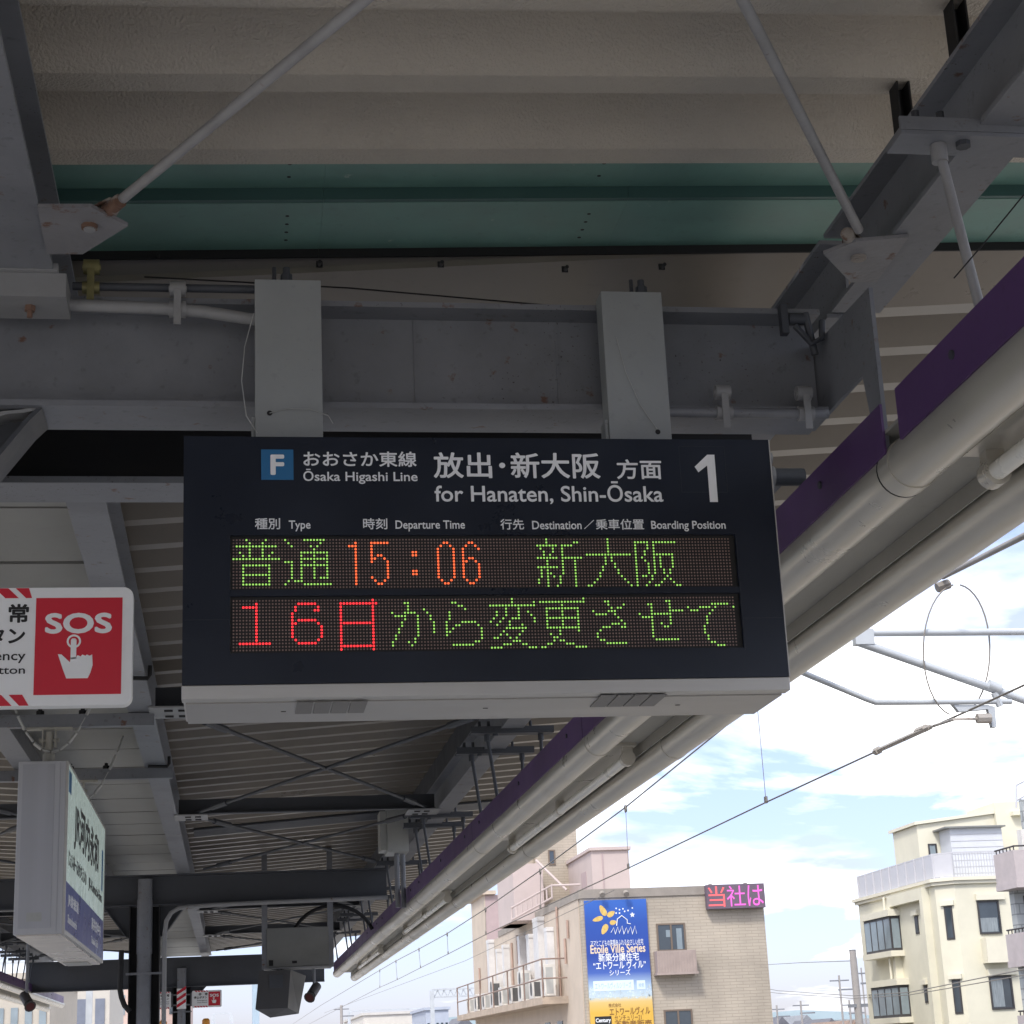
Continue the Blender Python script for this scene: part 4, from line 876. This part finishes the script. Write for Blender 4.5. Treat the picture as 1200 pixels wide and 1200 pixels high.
places = ['at the near end of the side balcony', 'second from the near end of the side balcony', 'third from the near end of the side balcony', 'fourth from the near end of the side balcony', 'in the middle of the side balcony',
          'just past the middle of the side balcony', 'third from the far end of the side balcony', 'second from the far end of the side balcony', 'at the far end of the side balcony']
for k, plc in enumerate(places):
    y = 66.0+2.75*k; hh = (1.15, .75, 1.2, .75, .8, 1.15, .75, .8, .75)[k]
    ac = thing('air_conditioner', ('tall' if hh > 1 else 'low')+' white air conditioner unit '+plc, 'air conditioner', (bx0-.5, y, 3.422), 'air conditioners on the beige building')
    mb = MB(); mb.box(bx0-.72, bx0-.32, y, y+.95, 3.47, 3.42+hh); mb.box(bx0-.70, bx0-.34, y+.08, y+.16, 3.422, 3.468); mb.box(bx0-.70, bx0-.34, y+.78, y+.86, 3.422, 3.468); cs = mb.build('case', ACW, ac, bevel=.01)
    mb = MB()
    for j in range(2 if hh > 1 else 1): mb.disc((bx0-.724, y+.38, 3.42+.40+j*.5), (0, -1, 0), (0, 0, 1), .25, 20)
    mb.build('fan_grille', FAN, cs)
    mb = MB(); mb.box(bx0-.66, bx0-.40, y-.004, y-.0005, 3.55, 3.42+hh-.1); mb.build('side_grille', FAN if k % 2 else GREYBOXL, cs)

# billboard on the front
YP = YB-.10
bl = thing('billboard', 'tall blue and yellow advertising billboard on the beige tiled wall', 'billboard', (12.9, YP, 1))
BX0, BX1, BZ1, BZ0 = 11.82, 13.98, 6.44, .9
def bp(px, py): p = at(px, py, 'y', YP); return p
zy = bp(730, 1166).z
BB = M('billboard_blue', (.019, .068, .35), .4, var=0); BY = M('billboard_yellow', (.72, .42, .05), .4, var=.08); BWH = M('billboard_white', (.78, .80, .82), .4, var=.03); BGO = M('billboard_gold', (.62, .42, .12), .4, var=.25, vs_=9); BBR = M('billboard_brown', (.22, .10, .02), .5, var=0)
def printed(m, stops):                # printed colour bands of the advertisement
    t = m.node_tree; n = t.nodes.new; l = t.links.new; g = n('ShaderNodeNewGeometry'); s = n('ShaderNodeSeparateXYZ'); l(g.outputs['Position'], s.inputs[0])
    r = n('ShaderNodeMapRange'); r.inputs[1].default_value = stops[0][0]; r.inputs[2].default_value = stops[-1][0]; l(s.outputs[2], r.inputs[0])
    c = n('ShaderNodeValToRGB'); l(r.outputs[0], c.inputs[0]); e = c.color_ramp.elements; sp0 = stops[-1][0]-stops[0][0]
    e[0].color = (*stops[0][1], 1); e[1].color = (*stops[-1][1], 1)
    for z, k in stops[1:-1]: q = e.new((z-stops[0][0])/sp0); q.color = (*k, 1)
    l(c.outputs[0], t.nodes['Principled BSDF'].inputs['Base Color'])
printed(BB, [(zy-.06, (.50, .60, .66)), (zy+.30, (.36, .48, .62)), (zy+.75, (.05, .11, .40)), (zy+1.3, (.017, .055, .30)), (BZ1-.8, (.018, .07, .34)), (BZ1, (.03, .12, .46))])
printed(BY, [(BZ0, (.62, .36, .05)), (zy-.55, (.66, .40, .06)), (zy-.22, (.66, .46, .16)), (zy-.06, (.56, .58, .50))])
mb = MB(); mb.box(BX0, BX1, YP, YB-.002, BZ0, zy-.06); y_ = mb.build('yellow_panel', BY, bl)
mb = MB(); mb.box(BX0, BX1, YP, YB-.002, zy-.058, BZ1); u_ = mb.build('blue_panel', BB, bl)
mb = MB()
for px_, sz in zip(range(684, 766, 3), [rnd.uniform(.05, .2) for _ in range(40)]):
    p = bp(px_, 1166); x = min(max(p.x, BX0+.08), BX1-.08)
    [mb.disc((x+rnd.uniform(-.07, .07), YP-.002-.0002*q5, zy-.06+rnd.uniform(-.05, .06+2.2*sz)*(1 if q5 < 9 else .3)), (1, 0, 0), (0, 0, 1), rnd.uniform(.010, .030), 7) for q5 in range(9)]
mb.build('white_foliage', M('billboard_pale', (.50, .58, .62), .5, var=.3, vs_=6), u_)
def bt(body, p0, p1, mat, bold=.01, par=None):
    a, b = bp(*p0), bp(*p1); return text('lettering', body, mat, par or u_, ((a.x, YP-.004, b.z), b.x-a.x, a.z-b.z), (1, 0, 0), (0, 0, 1), bold, .003)
bt('ママとこどもの笑顔あふれるやさしい住宅', (692, 1102), (754, 1107), BWH, 0)
bt('Etoile Ville Series', (691.5, 1107.5), (756.5, 1115.5), M('billboard_cream', (.72, .58, .42), .4, var=0), .02)
bt('新築分譲住宅', (701, 1117.5), (749, 1125.5), BWH, .012)
bt('“エトワール ヴィル”', (695, 1127), (757, 1134.5), BWH, .015)
bt('シリーズ', (714, 1136.5), (739, 1142.5), BWH, .015)
a, b = bp(695, 1150), bp(743, 1160); mb = MB(); mb.box(a.x, b.x, YP-.006, YP-.0028, b.z, a.z); a, b = bp(746, 1149), bp(756.5, 1159); mb.box(a.x, b.x, YP-.006, YP-.0028, b.z, a.z); sb = mb.build('search_box', M('billboard_search', (.62, .74, .80), .4, var=.04), u_)
a, b = bp(697, 1152), bp(740, 1158); text('lettering', 'エトワールヴィルシリーズ', BB, sb, ((a.x, YP-.0065, b.z), b.x-a.x, a.z-b.z), (1, 0, 0), (0, 0, 1), .01, .002)
a, b = bp(748, 1152), bp(755, 1157); text('lettering', '検索', BB, sb, ((a.x, YP-.0065, b.z), b.x-a.x, a.z-b.z), (1, 0, 0), (0, 0, 1), .01, .002)
bt('エトワールヴィル', (714, 1181), (762, 1188.5), BBR, .02, y_); bt('株式会社', (713, 1176), (728, 1180), BBR, .0, y_)
bt('センチュリー21', (720, 1190), (752, 1195), BBR, .01, y_); bt('不動産販売', (720, 1196.5), (764, 1202), BBR, .02, y_)
a, b = bp(697, 1191.5), bp(717.5, 1209); mb = MB(); mb.box(a.x, b.x, YP-.006, YP-.002, b.z, a.z); lg = mb.build('logo_plate', INK, y_)
a, b = bp(698, 1193.5), bp(716, 1199); text('lettering', 'Century', BWH, lg, ((a.x, YP-.0065, b.z), b.x-a.x, a.z-b.z), (1, 0, 0), (0, 0, 1), .03, .002)
# petals, house outline, stars
mb = MB()
def petal(c, ang, l, w_):
    c = bp(*c); pts = []
    for k in range(14):
        t_ = 2*math.pi*k/14; x, z = l*math.cos(t_), w_*math.sin(t_)*(1-.25*math.cos(t_)); ca, sa = math.cos(R(ang)), math.sin(R(ang))
        pts.append((c.x+x*ca-z*sa, YP-.003, c.z+x*sa+z*ca))
    mb.prism(pts, (0, -.002, 0))
petal((706.5, 1067), 118, .20, .10); petal((700.5, 1077), 195, .19, .08); petal((708.5, 1089), 240, .19, .10); petal((716, 1071), 30, .15, .09); petal((718.5, 1081), 10, .12, .08); mb.build('petal', BGO, u_)
mb = MB()
hp = [bp(722.5, 1085), bp(723.5, 1077), bp(728.5, 1073), bp(735, 1078), bp(735, 1082), bp(739, 1082.5)]
mb.path([p+Vector((0, -.012, 0)) for p in hp], .016, 5)
for p in ((722, 1064.5), (726, 1066), (730, 1065), (732, 1068), (736, 1067), (741, 1064), (722, 1070), (726, 1070)): c = bp(*p); mb.disc((c.x, YP-.003, c.z), (1, 0, 0), (0, 0, 1), .028, 8)
c = bp(741, 1072); mb.add([(c.x+(.095 if k % 2 == 0 else .045)*math.sin(k*math.pi/5), YP-.003, c.z+(.095 if k % 2 == 0 else .045)*math.cos(k*math.pi/5)) for k in range(10)][::-1], [tuple(range(10))])
for i in range(6): p0 = bp(716+5*i, 1093+(i % 2)*2); p1 = bp(719+5*i, 1087-(i % 3)); mb.path([p0+Vector((0, -.01, 0)), p1+Vector((0, -.01, 0)), bp(721+5*i, 1094)+Vector((0, -.01, 0))], .011, 5)
mb.build('house_emblem', BWH, u_)
# LED board on the roof corner
le = thing('led_message_board', 'small dark message board glowing pink and red on the beige roof corner', 'sign', (17.3, YB-.3, 6))
a, b = at(827.5, 1037, 'y', YB-.35), at(897.5, 1063, 'y', YB-.35)
mb = MB(); mb.box(a.x, b.x, YB-.35, YB-.06, b.z, a.z); lb_ = mb.build('cabinet', M('message_board', (.13, .095, .13), .6, var=.1), le)
mb = MB(); mb.box(a.x+.2, a.x+.28, YB-.06, YB+.2, b.z+.1, a.z+.06); mb.box(b.x-.6, b.x-.52, YB-.06, YB+.2, b.z+.1, a.z+.06); mb.build('bracket', PARA, le)
LP = M('led_pink', (.1, .02, .08), .5, var=0, emit=(.85, .14, .60), es=.75); LR2 = M('led_coral', (.1, .02, .02), .5, var=0, emit=(.95, .14, .16), es=.75)
wd = (b.x-a.x)
for ch, f0, f1, mt in (('当', .02, .31, LR2), ('社', .34, .66, LP), ('は', .70, .97, LP)):
    text('lettering', ch, mt, lb_, ((a.x+wd*f0, YB-.352, b.z+.06), wd*(f1-f0), a.z-b.z-.12), (1, 0, 0), (0, 0, 1), .0, .004)

# ---------------------------------------------------------------- cream apartment building
YC = 65.
cbd = thing('cream_building', 'cream rendered apartment building with a railed roof terrace', 'building', (29, 69, -6.5))
f0 = at(1117, 1028, 'y', YC); cx1 = f0.x; ztop = f0.z; dd = .55; cxl = cx1-dd; yl = YC+dd
far_y = at(1006, 1062, 'x', cxl).y
foot = [(cx1, YC), (33.5, YC), (33.5, far_y), (cxl, far_y), (cxl, yl)]
mb = MB(); mb.prism([(x, y, -6.5) for x, y in foot], (0, 0, ztop-.25+6.5)); mb.build('wall', CREAMW, cbd)
def offs(k): return [(cx1-.4*k, YC-k), (33.5, YC-k), (33.5, far_y+k), (cxl-k, far_y+k), (cxl-k, yl-.4*k)]
mb = MB(); mb.prism([(x, y, ztop-.248) for x, y in offs(.12)], (0, 0, .12)); mb.prism([(x, y, ztop-.127) for x, y in offs(.2)], (0, 0, .12)); mb.build('cornice', CREAMT, cbd)
# roof terrace rail
zr0, zr1 = ztop-.006, at(1119, 998, 'y', YC).z
def wallseg(mb, p, q, z0, z1, th):
    p, q = Vector((*p, 0)), Vector((*q, 0)); d = (q-p).normalized(); n = Vector((-d.y, d.x, 0))*th
    mb.prism([p+Vector((0, 0, z0)), q+Vector((0, 0, z0)), q+n+Vector((0, 0, z0)), p+n+Vector((0, 0, z0))], (0, 0, z1-z0))
rl = [(cxl+.05, far_y-.1), (cxl+.05, yl+.05), (cx1+.05, YC+.06), (33, YC+.06)]
mb = MB(); wallseg(mb, rl[0], rl[1], zr0+.06, zr1-.06, .02); wallseg(mb, rl[1], rl[2], zr0+.06, zr1-.06, .02); mb.build('rail_panel', RAILP, cbd)
mb = MB()
for i in range(3): wallseg(mb, rl[i], rl[i+1], zr1-.05, zr1, .05); wallseg(mb, rl[i], rl[i+1], zr0, zr0+.05, .05)
n = 9
for k in range(n+1): y = rl[0][1]+(rl[1][1]-rl[0][1])*k/n; mb.box(rl[0][0]-.04, rl[0][0]+.02, y-.03, y+.03, zr0, zr1)
for k in range(60): x = cx1+.1+k*.11; mb.box(x-.012, x+.012, YC+.05, YC+.075, zr0+.05, zr1-.05)
mb.build('terrace_rail', RAILP, cbd)
# setback storey, shed, tower
y2 = 67.4; s0 = at(1074, 967, 'y', y2); sx = s0.x; yf = at(1047, 985, 'x', sx).y
mb = MB(); mb.prism([(sx, y2, zr0-.1), (33, y2, zr0-.1), (33, y2, s0.z+.75), (sx, y2, s0.z)], (0, yf-y2, 0)); st = mb.build('upper_storey', CREAMW, cbd)
mb = MB(); mb.prism([(sx-.12, y2-.12, s0.z+.002), (33, y2-.12, s0.z+.755), (33, y2-.12, s0.z+.87), (sx-.12, y2-.12, s0.z+.12)], (0, yf-y2+.3, 0)); mb.build('upper_roof', CREAMT, cbd)
a, b = at(1087, 989, 'y', y2), at(1102, 1034, 'y', y2); window(cbd, a.x, b.x, b.z, a.z, y2, FRAME, GLASSB, 1)
a, b = at(1112.5, 971, 'y', 66.3), at(1178, 1010, 'y', 66.3); mb = MB(); mb.box(a.x, b.x, 66.3, 67.38, zr0, a.z)
shd = mb.build('terrace_shed', M('shed_panel', (.58, .60, .64), .5, var=.04), cbd)
mb = MB(); mb.box(a.x-.25, b.x+.1, 66.1, 67.39, a.z+.002, a.z+.06); mb.build('shed_roof', GREYBOX, shd)
mb = MB()
for k in range(1, 8): mb.box(a.x, b.x, 66.285, 66.298, zr0+(a.z-zr0)*k/8, zr0+(a.z-zr0)*k/8+.02)
mb.build('siding', RAILP, shd)
a = at(1165, 940, 'y', 67.2); mb = MB(); mb.box(a.x, 33.4, 67.2, 70, zr0, a.z); mb.box(a.x+.6, a.x+1.2, 66.9, 67.19, a.z-.55, a.z-.40); mb.build('roof_tower', CREAMW, cbd)
# windows: front face
CURT = M('net_curtain', (.22, .25, .27), .5, var=.35, vs_=5, stretch=(6, 1, .4))
for p, q in (((1144, 1056), (1174, 1094)), ((1158, 1144), (1189, 1182))):
    wv = winpx(cbd, p, q, YC, fm=FRAME, n=1, gm=GLASS, proud=.06)
    a, b = at(p[0]-2, p[1]-8, 'y', YC), at(q[0]+2, p[1]-2, 'y', YC); mb = MB(); mb.box(a.x, b.x, YC-.14, YC-.002, b.z, a.z); mb.build('lintel', CREAMT, wv)
    a, b = at(p[0]+2, p[1]+(20 if p[1] < 1100 else 3), 'y', YC), at(p[0]+(26 if p[1] < 1100 else 20), q[1]-2.5, 'y', YC); mb = MB(); mb.box(a.x, b.x, YC-.0165, YC-.0142, b.z, a.z); mb.build('curtain', CURT, wv)
a, b = at(1155, 1099, 'y', YC-.5), at(1190, 1127, 'y', YC-.5); mb = MB(); mb.box(a.x, b.x, YC-.5, YC-.002, b.z, b.z+.1); mb.box(a.x, b.x, YC-.5, YC-.44, b.z+.101, a.z); mb.box(a.x, a.x+.07, YC-.439, YC-.002, b.z+.101, a.z); mb.build('box_balcony', CREAMT, cbd)
# windows: corner chamfer
dch = Vector((dd, -dd, 0)).normalized(); nch = Vector((-1, -1, 0)).normalized()
def chwin(par, t0, t1, z0, z1, gm=GLASS):
    p0 = Vector((cxl, yl, 0))
    def P(t_, z, o): v = p0+dch*t_+nch*o; return (v.x, v.y, z)
    mb = MB(); mb.prism([P(t0, z0, .001), P(t1, z0, .001), P(t1, z1, .001), P(t0, z1, .001)], tuple(nch*.03)); f = mb.build('window', FRAME, par)
    mb = MB(); mb.prism([P(t0+.06, z0+.06, .0305), P(t1-.06, z0+.06, .0305), P(t1-.06, z1-.06, .0305), P(t0+.06, z1-.06, .0305)], tuple(nch*.004)); mb.build('pane', gm, f)
    mb = MB(); mb.prism([P(t0-.1, z1+.03, .001), P(t1+.1, z1+.03, .001), P(t1+.1, z1+.2, .001), P(t0-.1, z1+.2, .001)], tuple(nch*.1)); mb.build('lintel', CREAMT, f)
for pt, pb_ in (((1112, 1062), (1112, 1101)), ((1122, 1148), (1124, 1188))):
    chwin(cbd, .28, .60, at(*pb_, 'y', YC+.2).z, at(*pt, 'y', YC+.2).z)
# windows on the long side
def sidewin(p, q, fm=FRAME, gm=GLASS, n=1, out_=.03):
    a, b = at(*p, 'x', cxl-out_), at(*q, 'x', cxl-out_); y0, y1 = min(a.y, b.y), max(a.y, b.y)
    return y0, y1, min(a.z, b.z), max(a.z, b.z)
for p, q in (((1071, 1074), (1077, 1094)), ((1082, 1155), (1087.5, 1175))):
    y0, y1, z0, z1 = sidewin(p, q); mb = MB(); mb.box(cxl-.03, cxl-.002, y0, y1, z0, z1); f = mb.build('window', FRAME, cbd); mb = MB(); mb.box(cxl-.035, cxl-.031, y0+.06, y1-.06, z0+.06, z1-.06); mb.build('pane', GLASS, f)
    mb = MB(); mb.box(cxl-.12, cxl-.002, y0-.12, y1+.12, z1+.03, z1+.22); mb.build('lintel', CREAMT, f)
for p, q in (((1011, 1079), (1045, 1112)), ((1020, 1160), (1055, 1189))):
    y0, y1, z0, z1 = sidewin(p, q, out_=.45); z0, z1 = at(1030, q[1], 'x', cxl-.45).z-.15, at(1030, p[1], 'x', cxl-.45).z+.1
    mb = MB(); mb.box(cxl-.42, cxl-.002, y0, y1, z0, z1); f = mb.build('bay_window', FRAME, cbd)
    mb = MB(); nn = 4
    for k in range(nn):
        ya, yb = y0+(y1-y0)*k/nn+.07, y0+(y1-y0)*(k+1)/nn-.07; mb.box(cxl-.43, cxl-.4205, ya, yb, z0+.1, z1-.1)
    mb.box(cxl-.36, cxl-.06, y0-.01, y0-.0005, z0+.1, z1-.1); mb.build('pane', GLASSB, f)
    mb = MB(); mb.box(cxl-.55, cxl-.002, y0-.15, y1+.15, z0-.22, z0-.002); mb.box(cxl-.50, cxl-.002, y0-.1, y1+.1, z1+.002, z1+.25); mb.build('bay_ledge', CREAMT, f)
y0 = at(1090, 1060, 'x', cxl).y; y1 = at(1049, 1070, 'x', cxl).y
mb = MB(); mb.box(cxl-.30, cxl-.002, y1-.25, y1, -6.5, ztop-.25); mb.box(cxl-.30, cxl-.002, y0, y0+.3, -6.5, ztop-.25); mb.box(cxl-.30, cxl-.002, y0+.301, y1-.251, at(1070, 1058, 'x', cxl).z, ztop-.25); mb.build('wall_pilaster', CREAMW, cbd)
mb = MB(); mb.tube((cxl-.36, y1+.15, -6.5), (cxl-.36, y1+.15, ztop-.26), .05, 8); mb.build('downpipe', CREAMT, cbd)

# ---------------------------------------------------------------- grey apartment building at the picture edge
YG = 50.
gb = thing('grey_building', 'grey apartment building with solid balconies at the picture edge', 'building', (25, 55, -6.5))
def gp(px, py, y=YG): return at(px, py, 'y', y)
gx = gp(1189, 1010).x; gyf = at(1166, 1020, 'x', gx).y
mb = MB(); mb.box(gx+.35, 31, YG+1.1, gyf, -6.5, gp(1189, 1000).z); mb.box(gx+1.0, 31, YG+1.3, gyf, gp(1189, 1000).z+.002, gp(1189, 930).z); mb.build('wall', TILEG, gb)
for (pt, pb_, dx_) in ((996, 1040, 0), (1092, 1132, .28), (1190, 1228, .5)):
    zt2, zb2 = gp(1189, pt).z, gp(1189, pb_).z
    mb = MB(); xx = gx+dx_*.3; mb.box(xx, xx+.12, YG+.12, gyf, zb2+.18, zt2); mb.box(xx, 31, YG, YG+.119, zb2+.18, zt2); mb.box(xx-.03, 31, YG-.03, gyf, zb2, zb2+.178); b_ = mb.build('balcony', GREYB, gb)
    mb = MB(); mb.tube((xx+.05, YG+.06, zt2+.12), (31, YG+.06, zt2+.12), .025, 6); mb.tube((xx+.06, YG+.06, zt2+.12), (xx+.06, gyf, zt2+.12), .025, 6)
    for k in range(6): mb.tube((xx+.06, YG+.1+k*(gyf-YG-.2)/5, zt2), (xx+.06, YG+.1+k*(gyf-YG-.2)/5, zt2+.12), .018, 6)
    mb.build('balcony_rail', FRAME, b_)
for (pt, pb_) in ((1046, 1090), (1136, 1188)):
    zt2, zb2 = gp(1189, pt).z, gp(1189, pb_).z
    mb = MB(); mb.box(gx+.62, gx+3.2, YG+1.06, YG+1.098, zb2-.6, zt2-.02); f = mb.build('window', FRAME, gb)
    mb = MB(); mb.box(gx+.72, gx+3.0, YG+1.045, YG+1.059, zb2-.5, zt2-.18); mb.build('pane', GBLOCK, f)
mb = MB()
for p, q_ in (((1191, 947), (1191, 920)), ((1191, 920), (1215, 908)), ((1191, 938), (1212, 926))): mb.tube(gp(*p, YG+.9), gp(*q_, YG+.9), .03, 6)
mb.build('roof_frame', RAILP, gb)
ac = thing('air_conditioner', 'white air conditioner unit on the top balcony of the grey building', 'air conditioner', (gx+.7, YG+.6, gp(1189, 1038).z))
mb = MB(); p = gp(1196, 962, YG+.6); mb.box(gx+.55, gx+1.2, YG+.55, YG+.85, gp(1189, 1036).z, gp(1196, 972, YG+.6).z); cs = mb.build('case', ACW, ac)
mb = MB(); mb.disc((gx+.85, YG+.547, gp(1196, 986, YG+.6).z), (1, 0, 0), (0, 0, 1), .2, 16); mb.build('fan_grille', FAN, cs)

# ---------------------------------------------------------------- poles, wires, gantries and far buildings
up_ = thing('utility_pole', 'thick grey concrete utility pole standing left of the cream building', 'pole', (27, 85, -6.5))
p0 = at(999, 1114, 'y', 85); p1 = at(1009, 1200, 'y', 85); mb = MB(); mb.tube((p0.x, 85, -6.5), (p0.x, 85, p0.z), .24, 14, .165); mb.build('shaft', POLE, up_)
mb = MB(); mb.tube((p0.x, 85, p0.z), (p0.x, 85, p0.z+.05), .17, 14); mb.box(p0.x-.5, p0.x+.5, 84.85, 84.95, p0.z-2.6, p0.z-2.45); mb.build('cross_arm', STEEL, up_)
for i, (px_, pt, pw, y, lb) in enumerate(((983, 1143, .09, 110, 'slim steel pole with a short cross arm left of the thick utility pole'), (995, 1172, .10, 120, 'short grey pole just left of the thick utility pole base'), (938, 1173, .10, 130, 'small pole over the low roofs right of the beige building'),
                                        (910, 1178, .10, 140, 'smallest pole close to the beige building corner'), (1009, 1134, .06, 100, 'thin dark pole right behind the thick utility pole'), (400, 1178, .16, 150, 'grey concrete pole under the far end of the trough'))):
    p = at(px_, pt, 'y', y); t = thing('far_pole', lb, 'pole', (p.x, y, -6.5))
    mb = MB(); mb.tube((p.x, y, -6.5), (p.x, y, p.z), pw*.9, 8, pw*.7); mb.build('shaft', POLE, t)
    mb = MB(); mb.box(p.x-.1, p.x+1.0, y-.05, y+.05, p.z-.9, p.z-.8); mb.box(p.x-.6, p.x+.6, y-.05, y+.05, p.z-.35, p.z-.27); mb.build('cross_arm', STEEL, t)
def wire(name, lb, pts, r): 
    mb = MB(); mb.path(pts, r, 5); tag(mb.build(name, WIRE, None), lb, 'power line')
wire('power_line', 'upper power line sagging across the cream building towards the low roofs', [at(800, 1140, 'y', 120), at(912, 1161, 'y', 100), at(1000, 1167, 'y', 80), at(1065, 1163, 'y', 62), at(1130, 1150, 'y', 52), at(1215, 1133, 'y', 45)], .016)
wire('power_line', 'lower power line sagging just below the upper one across the cream building', [at(800, 1150, 'y', 120), at(912, 1164, 'y', 100), at(1000, 1170, 'y', 80), at(1065, 1166, 'y', 62), at(1130, 1155, 'y', 52), at(1215, 1140, 'y', 45)], .014)
wire('power_line', 'high thin power line from the beige building corner to the utility pole', [at(890, 1131, 'y', 140), at(940, 1128, 'y', 110), at(999, 1126, 'y', 85)], .02)
wire('feeder_wire', 'thin feeder wire crossing the side of the beige building', [at(380, 1187, 'y', 120), at(545, 1126, 'y', 60), at(680, 1062, 'y', 40), at(720, 1043, 'y', 36)], .007)
def gantry(lb, x0, x1, zt_, y, truss=True):
    t = thing('track_gantry', lb, 'gantry', ((x0+x1)/2, y, -1.4))
    for x in (x0, x1): mb = MB(); mb.box(x-.12, x+.12, y-.12, y+.12, -1.4, zt_); mb.build('post', TUBEG, t)
    mb = MB(); mb.box(x0, x1, y-.06, y+.06, zt_, zt_+.10)
    if truss:
        mb.box(x0, x1, y-.06, y+.06, zt_-.42, zt_-.34); n = 14
        for k in range(n): xa = x0+.15+(x1-x0-.3)*k/n; xb = x0+.15+(x1-x0-.3)*(k+1)/n; mb.tube((xa, y, zt_ if k % 2 else zt_-.36), (xb, y, zt_-.36 if k % 2 else zt_), .035, 5)
    mb.build('beam', TUBEG, t)
    return t
p, q_ = at(506, 1161, 'y', 110), at(553, 1159, 'y', 110); gantry('grey truss gantry over the tracks left of the beige building', p.x, q_.x+.6, p.z, 110)
p, q_ = at(409, 1186, 'y', 160), at(423, 1186, 'y', 160); gantry('small thin gantry far along the tracks', p.x, q_.x+6, p.z, 160, False)
p, q_ = at(250, 1189, 'y', 130), at(271, 1189, 'y', 130); gantry('thin gantry right of the distant amber beacons', p.x, q_.x, p.z, 130, False)
gantry('track gantry on the other track seen below the station sign', -12, -5.6, 6.2, 75, True)
def block(name, lb, cat, p0, p1, y, dep, mat, wins=(0, 0), wm=GLASS, roof=None):
    a, b = at(*p0, 'y', y), at(*p1, 'y', y)
    t = thing(name, lb, cat, ((a.x+b.x)/2, y+dep/2, -6.5)); zt_ = max(a.z, at(p1[0], p0[1], 'y', y).z) if False else a.z
    mb = MB(); mb.box(a.x, b.x, y, y+dep, -6.5, zt_); wl = mb.build('wall', mat, t)
    mb = MB(); mb.box(a.x-.15, b.x+.15, y-.15, y+dep+.15, zt_+.002, zt_+.22); mb.build('roof', roof or mat, t)
    nx, nz_ = wins
    if nx:
        cw = (b.x-a.x)/nx
        for i in range(nx):
            for j in range(nz_):
                x = a.x+cw*(i+.25); z = zt_-1.0-j*3.0
                mb = MB(); mb.box(x, x+cw*.5, y-.05, y-.002, z-1.3, z); mb.build('window', wm, t)
    return t
block('warehouse', 'low cream warehouse roof left of the track gantry', 'building', (426, 1190), (486, 1200), 170, 30, M('warehouse_wall', (.60, .57, .52), .8, var=.06), (0, 0), roof=WALLH)
block('blue_grey_building', 'small blue grey office block with a green mark under the track gantry', 'building', (499, 1184), (526, 1200), 150, 12, M('blue_grey_wall', (.40, .44, .52), .8, var=.08), (5, 2))
block('glass_tower', 'slim pale blue tower rising behind the monitor housing', 'building', (296, 1137), (304, 1200), 420, 15, M('tower_glass', (.38, .48, .56), .4, var=.1, stretch=(1, 1, .2)), (0, 0))
block('apartment_block', 'cream apartment block with blue balconies below the station name sign', 'building', (62, 1148), (128, 1200), 95, 12, M('apartment_cream', (.52, .49, .44), .8, var=.06), (3, 4), M('blue_balcony', (.17, .19, .24), .5, var=.1))
block('apartment_block', 'pale pink apartment block left of the near grey column', 'building', (130, 1149), (158, 1200), 130, 12, M('apartment_pink', (.58, .44, .38), .8, var=.06), (3, 4), GLASSB)
block('apartment_block', 'pinkish apartment block behind the tiny distant signs', 'building', (188, 1151), (222, 1200), 140, 12, M('apartment_rose', (.50, .38, .34), .8, var=.08), (4, 4))
block('beige_house', 'beige slatted building at the lower picture corner under the far trough', 'building', (-40, 1150), (58, 1200), 70, 12, M('apartment_beige', (.46, .42, .36), .8, var=.08), (6, 3), GLASSB)
def house(lb, px0, px1, py, y, h, wm, rm):
    a, b = at(px0, py, 'y', y), at(px1, py, 'y', y); z = a.z
    t = thing('low_house', lb, 'house', ((a.x+b.x)/2, y+4, -6.5), 'low houses on the skyline')
    mb = MB(); mb.box(a.x, b.x, y, y+9, -6.5, z-h); mb.build('wall', wm, t)
    mb = MB(); xm = (a.x+b.x)/2; mb.prism([(a.x-.4, y-.4, z-h-.05), (b.x+.4, y-.4, z-h-.05), (xm, y-.4, z)], (0, 9.8, 0)); mb.build('roof', rm, t)
    mb = MB(); mb.box(a.x+.8, a.x+2, y-.03, y-.002, z-h-2, z-h-.6); mb.build('window', GLASS, t)
house('dark roofed house just right of the beige building foot', 900, 930, 1192, 150, 1.6, WALLH, ROOFT)
house('grey roofed house in the gap between the beige and cream buildings', 926, 962, 1190, 170, 1.8, WALLH, M('grey_roof', (.22, .23, .25), .7, var=.2))
house('white walled house below the short grey pole', 956, 990, 1194, 140, 1.5, M('white_wall', (.68, .68, .66), .8, var=.05), ROOFT)
house('brown roofed house at the foot of the thick utility pole', 985, 1018, 1196, 120, 1.4, WALLH, M('brown_roof', (.24, .17, .13), .7, var=.2))
house('low house between the gantry post and the beige building', 528, 560, 1192, 160, 1.5, WALLH, ROOFT)
# far skyline
mb = MB(); rn = random.Random(11)
for k in range(260):
    x = rn.uniform(-900, 900); y = rn.uniform(320, 900); w_ = rn.uniform(8, 22); h = rn.uniform(6, 15)
    mb.box(x, x+w_, y, y+rn.uniform(8, 18), -6.5, -6.5+h)
sk = mb.build('distant_town', M('distant_town', (.30, .31, .32), .9, var=.3, vs_=.03)); sk['kind'] = 'stuff'
mb = MB(); n = 60
for k in range(n):
    x0, x1 = -2600+5200*k/n, -2600+5200*(k+1)/n; h0, h1 = 55+22*math.sin(k*.55)+10*math.sin(k*1.7), 55+22*math.sin((k+1)*.55)+10*math.sin((k+1)*1.7)
    mb.add([(x0, 2900, -6.5), (x1, 2900, -6.5), (x1, 3100, h1), (x0, 3100, h0), (x0, 3400, -6.5), (x1, 3400, -6.5)], [(0, 1, 2, 3), (3, 2, 5, 4)])
structure(mb.build('hills', HILL))
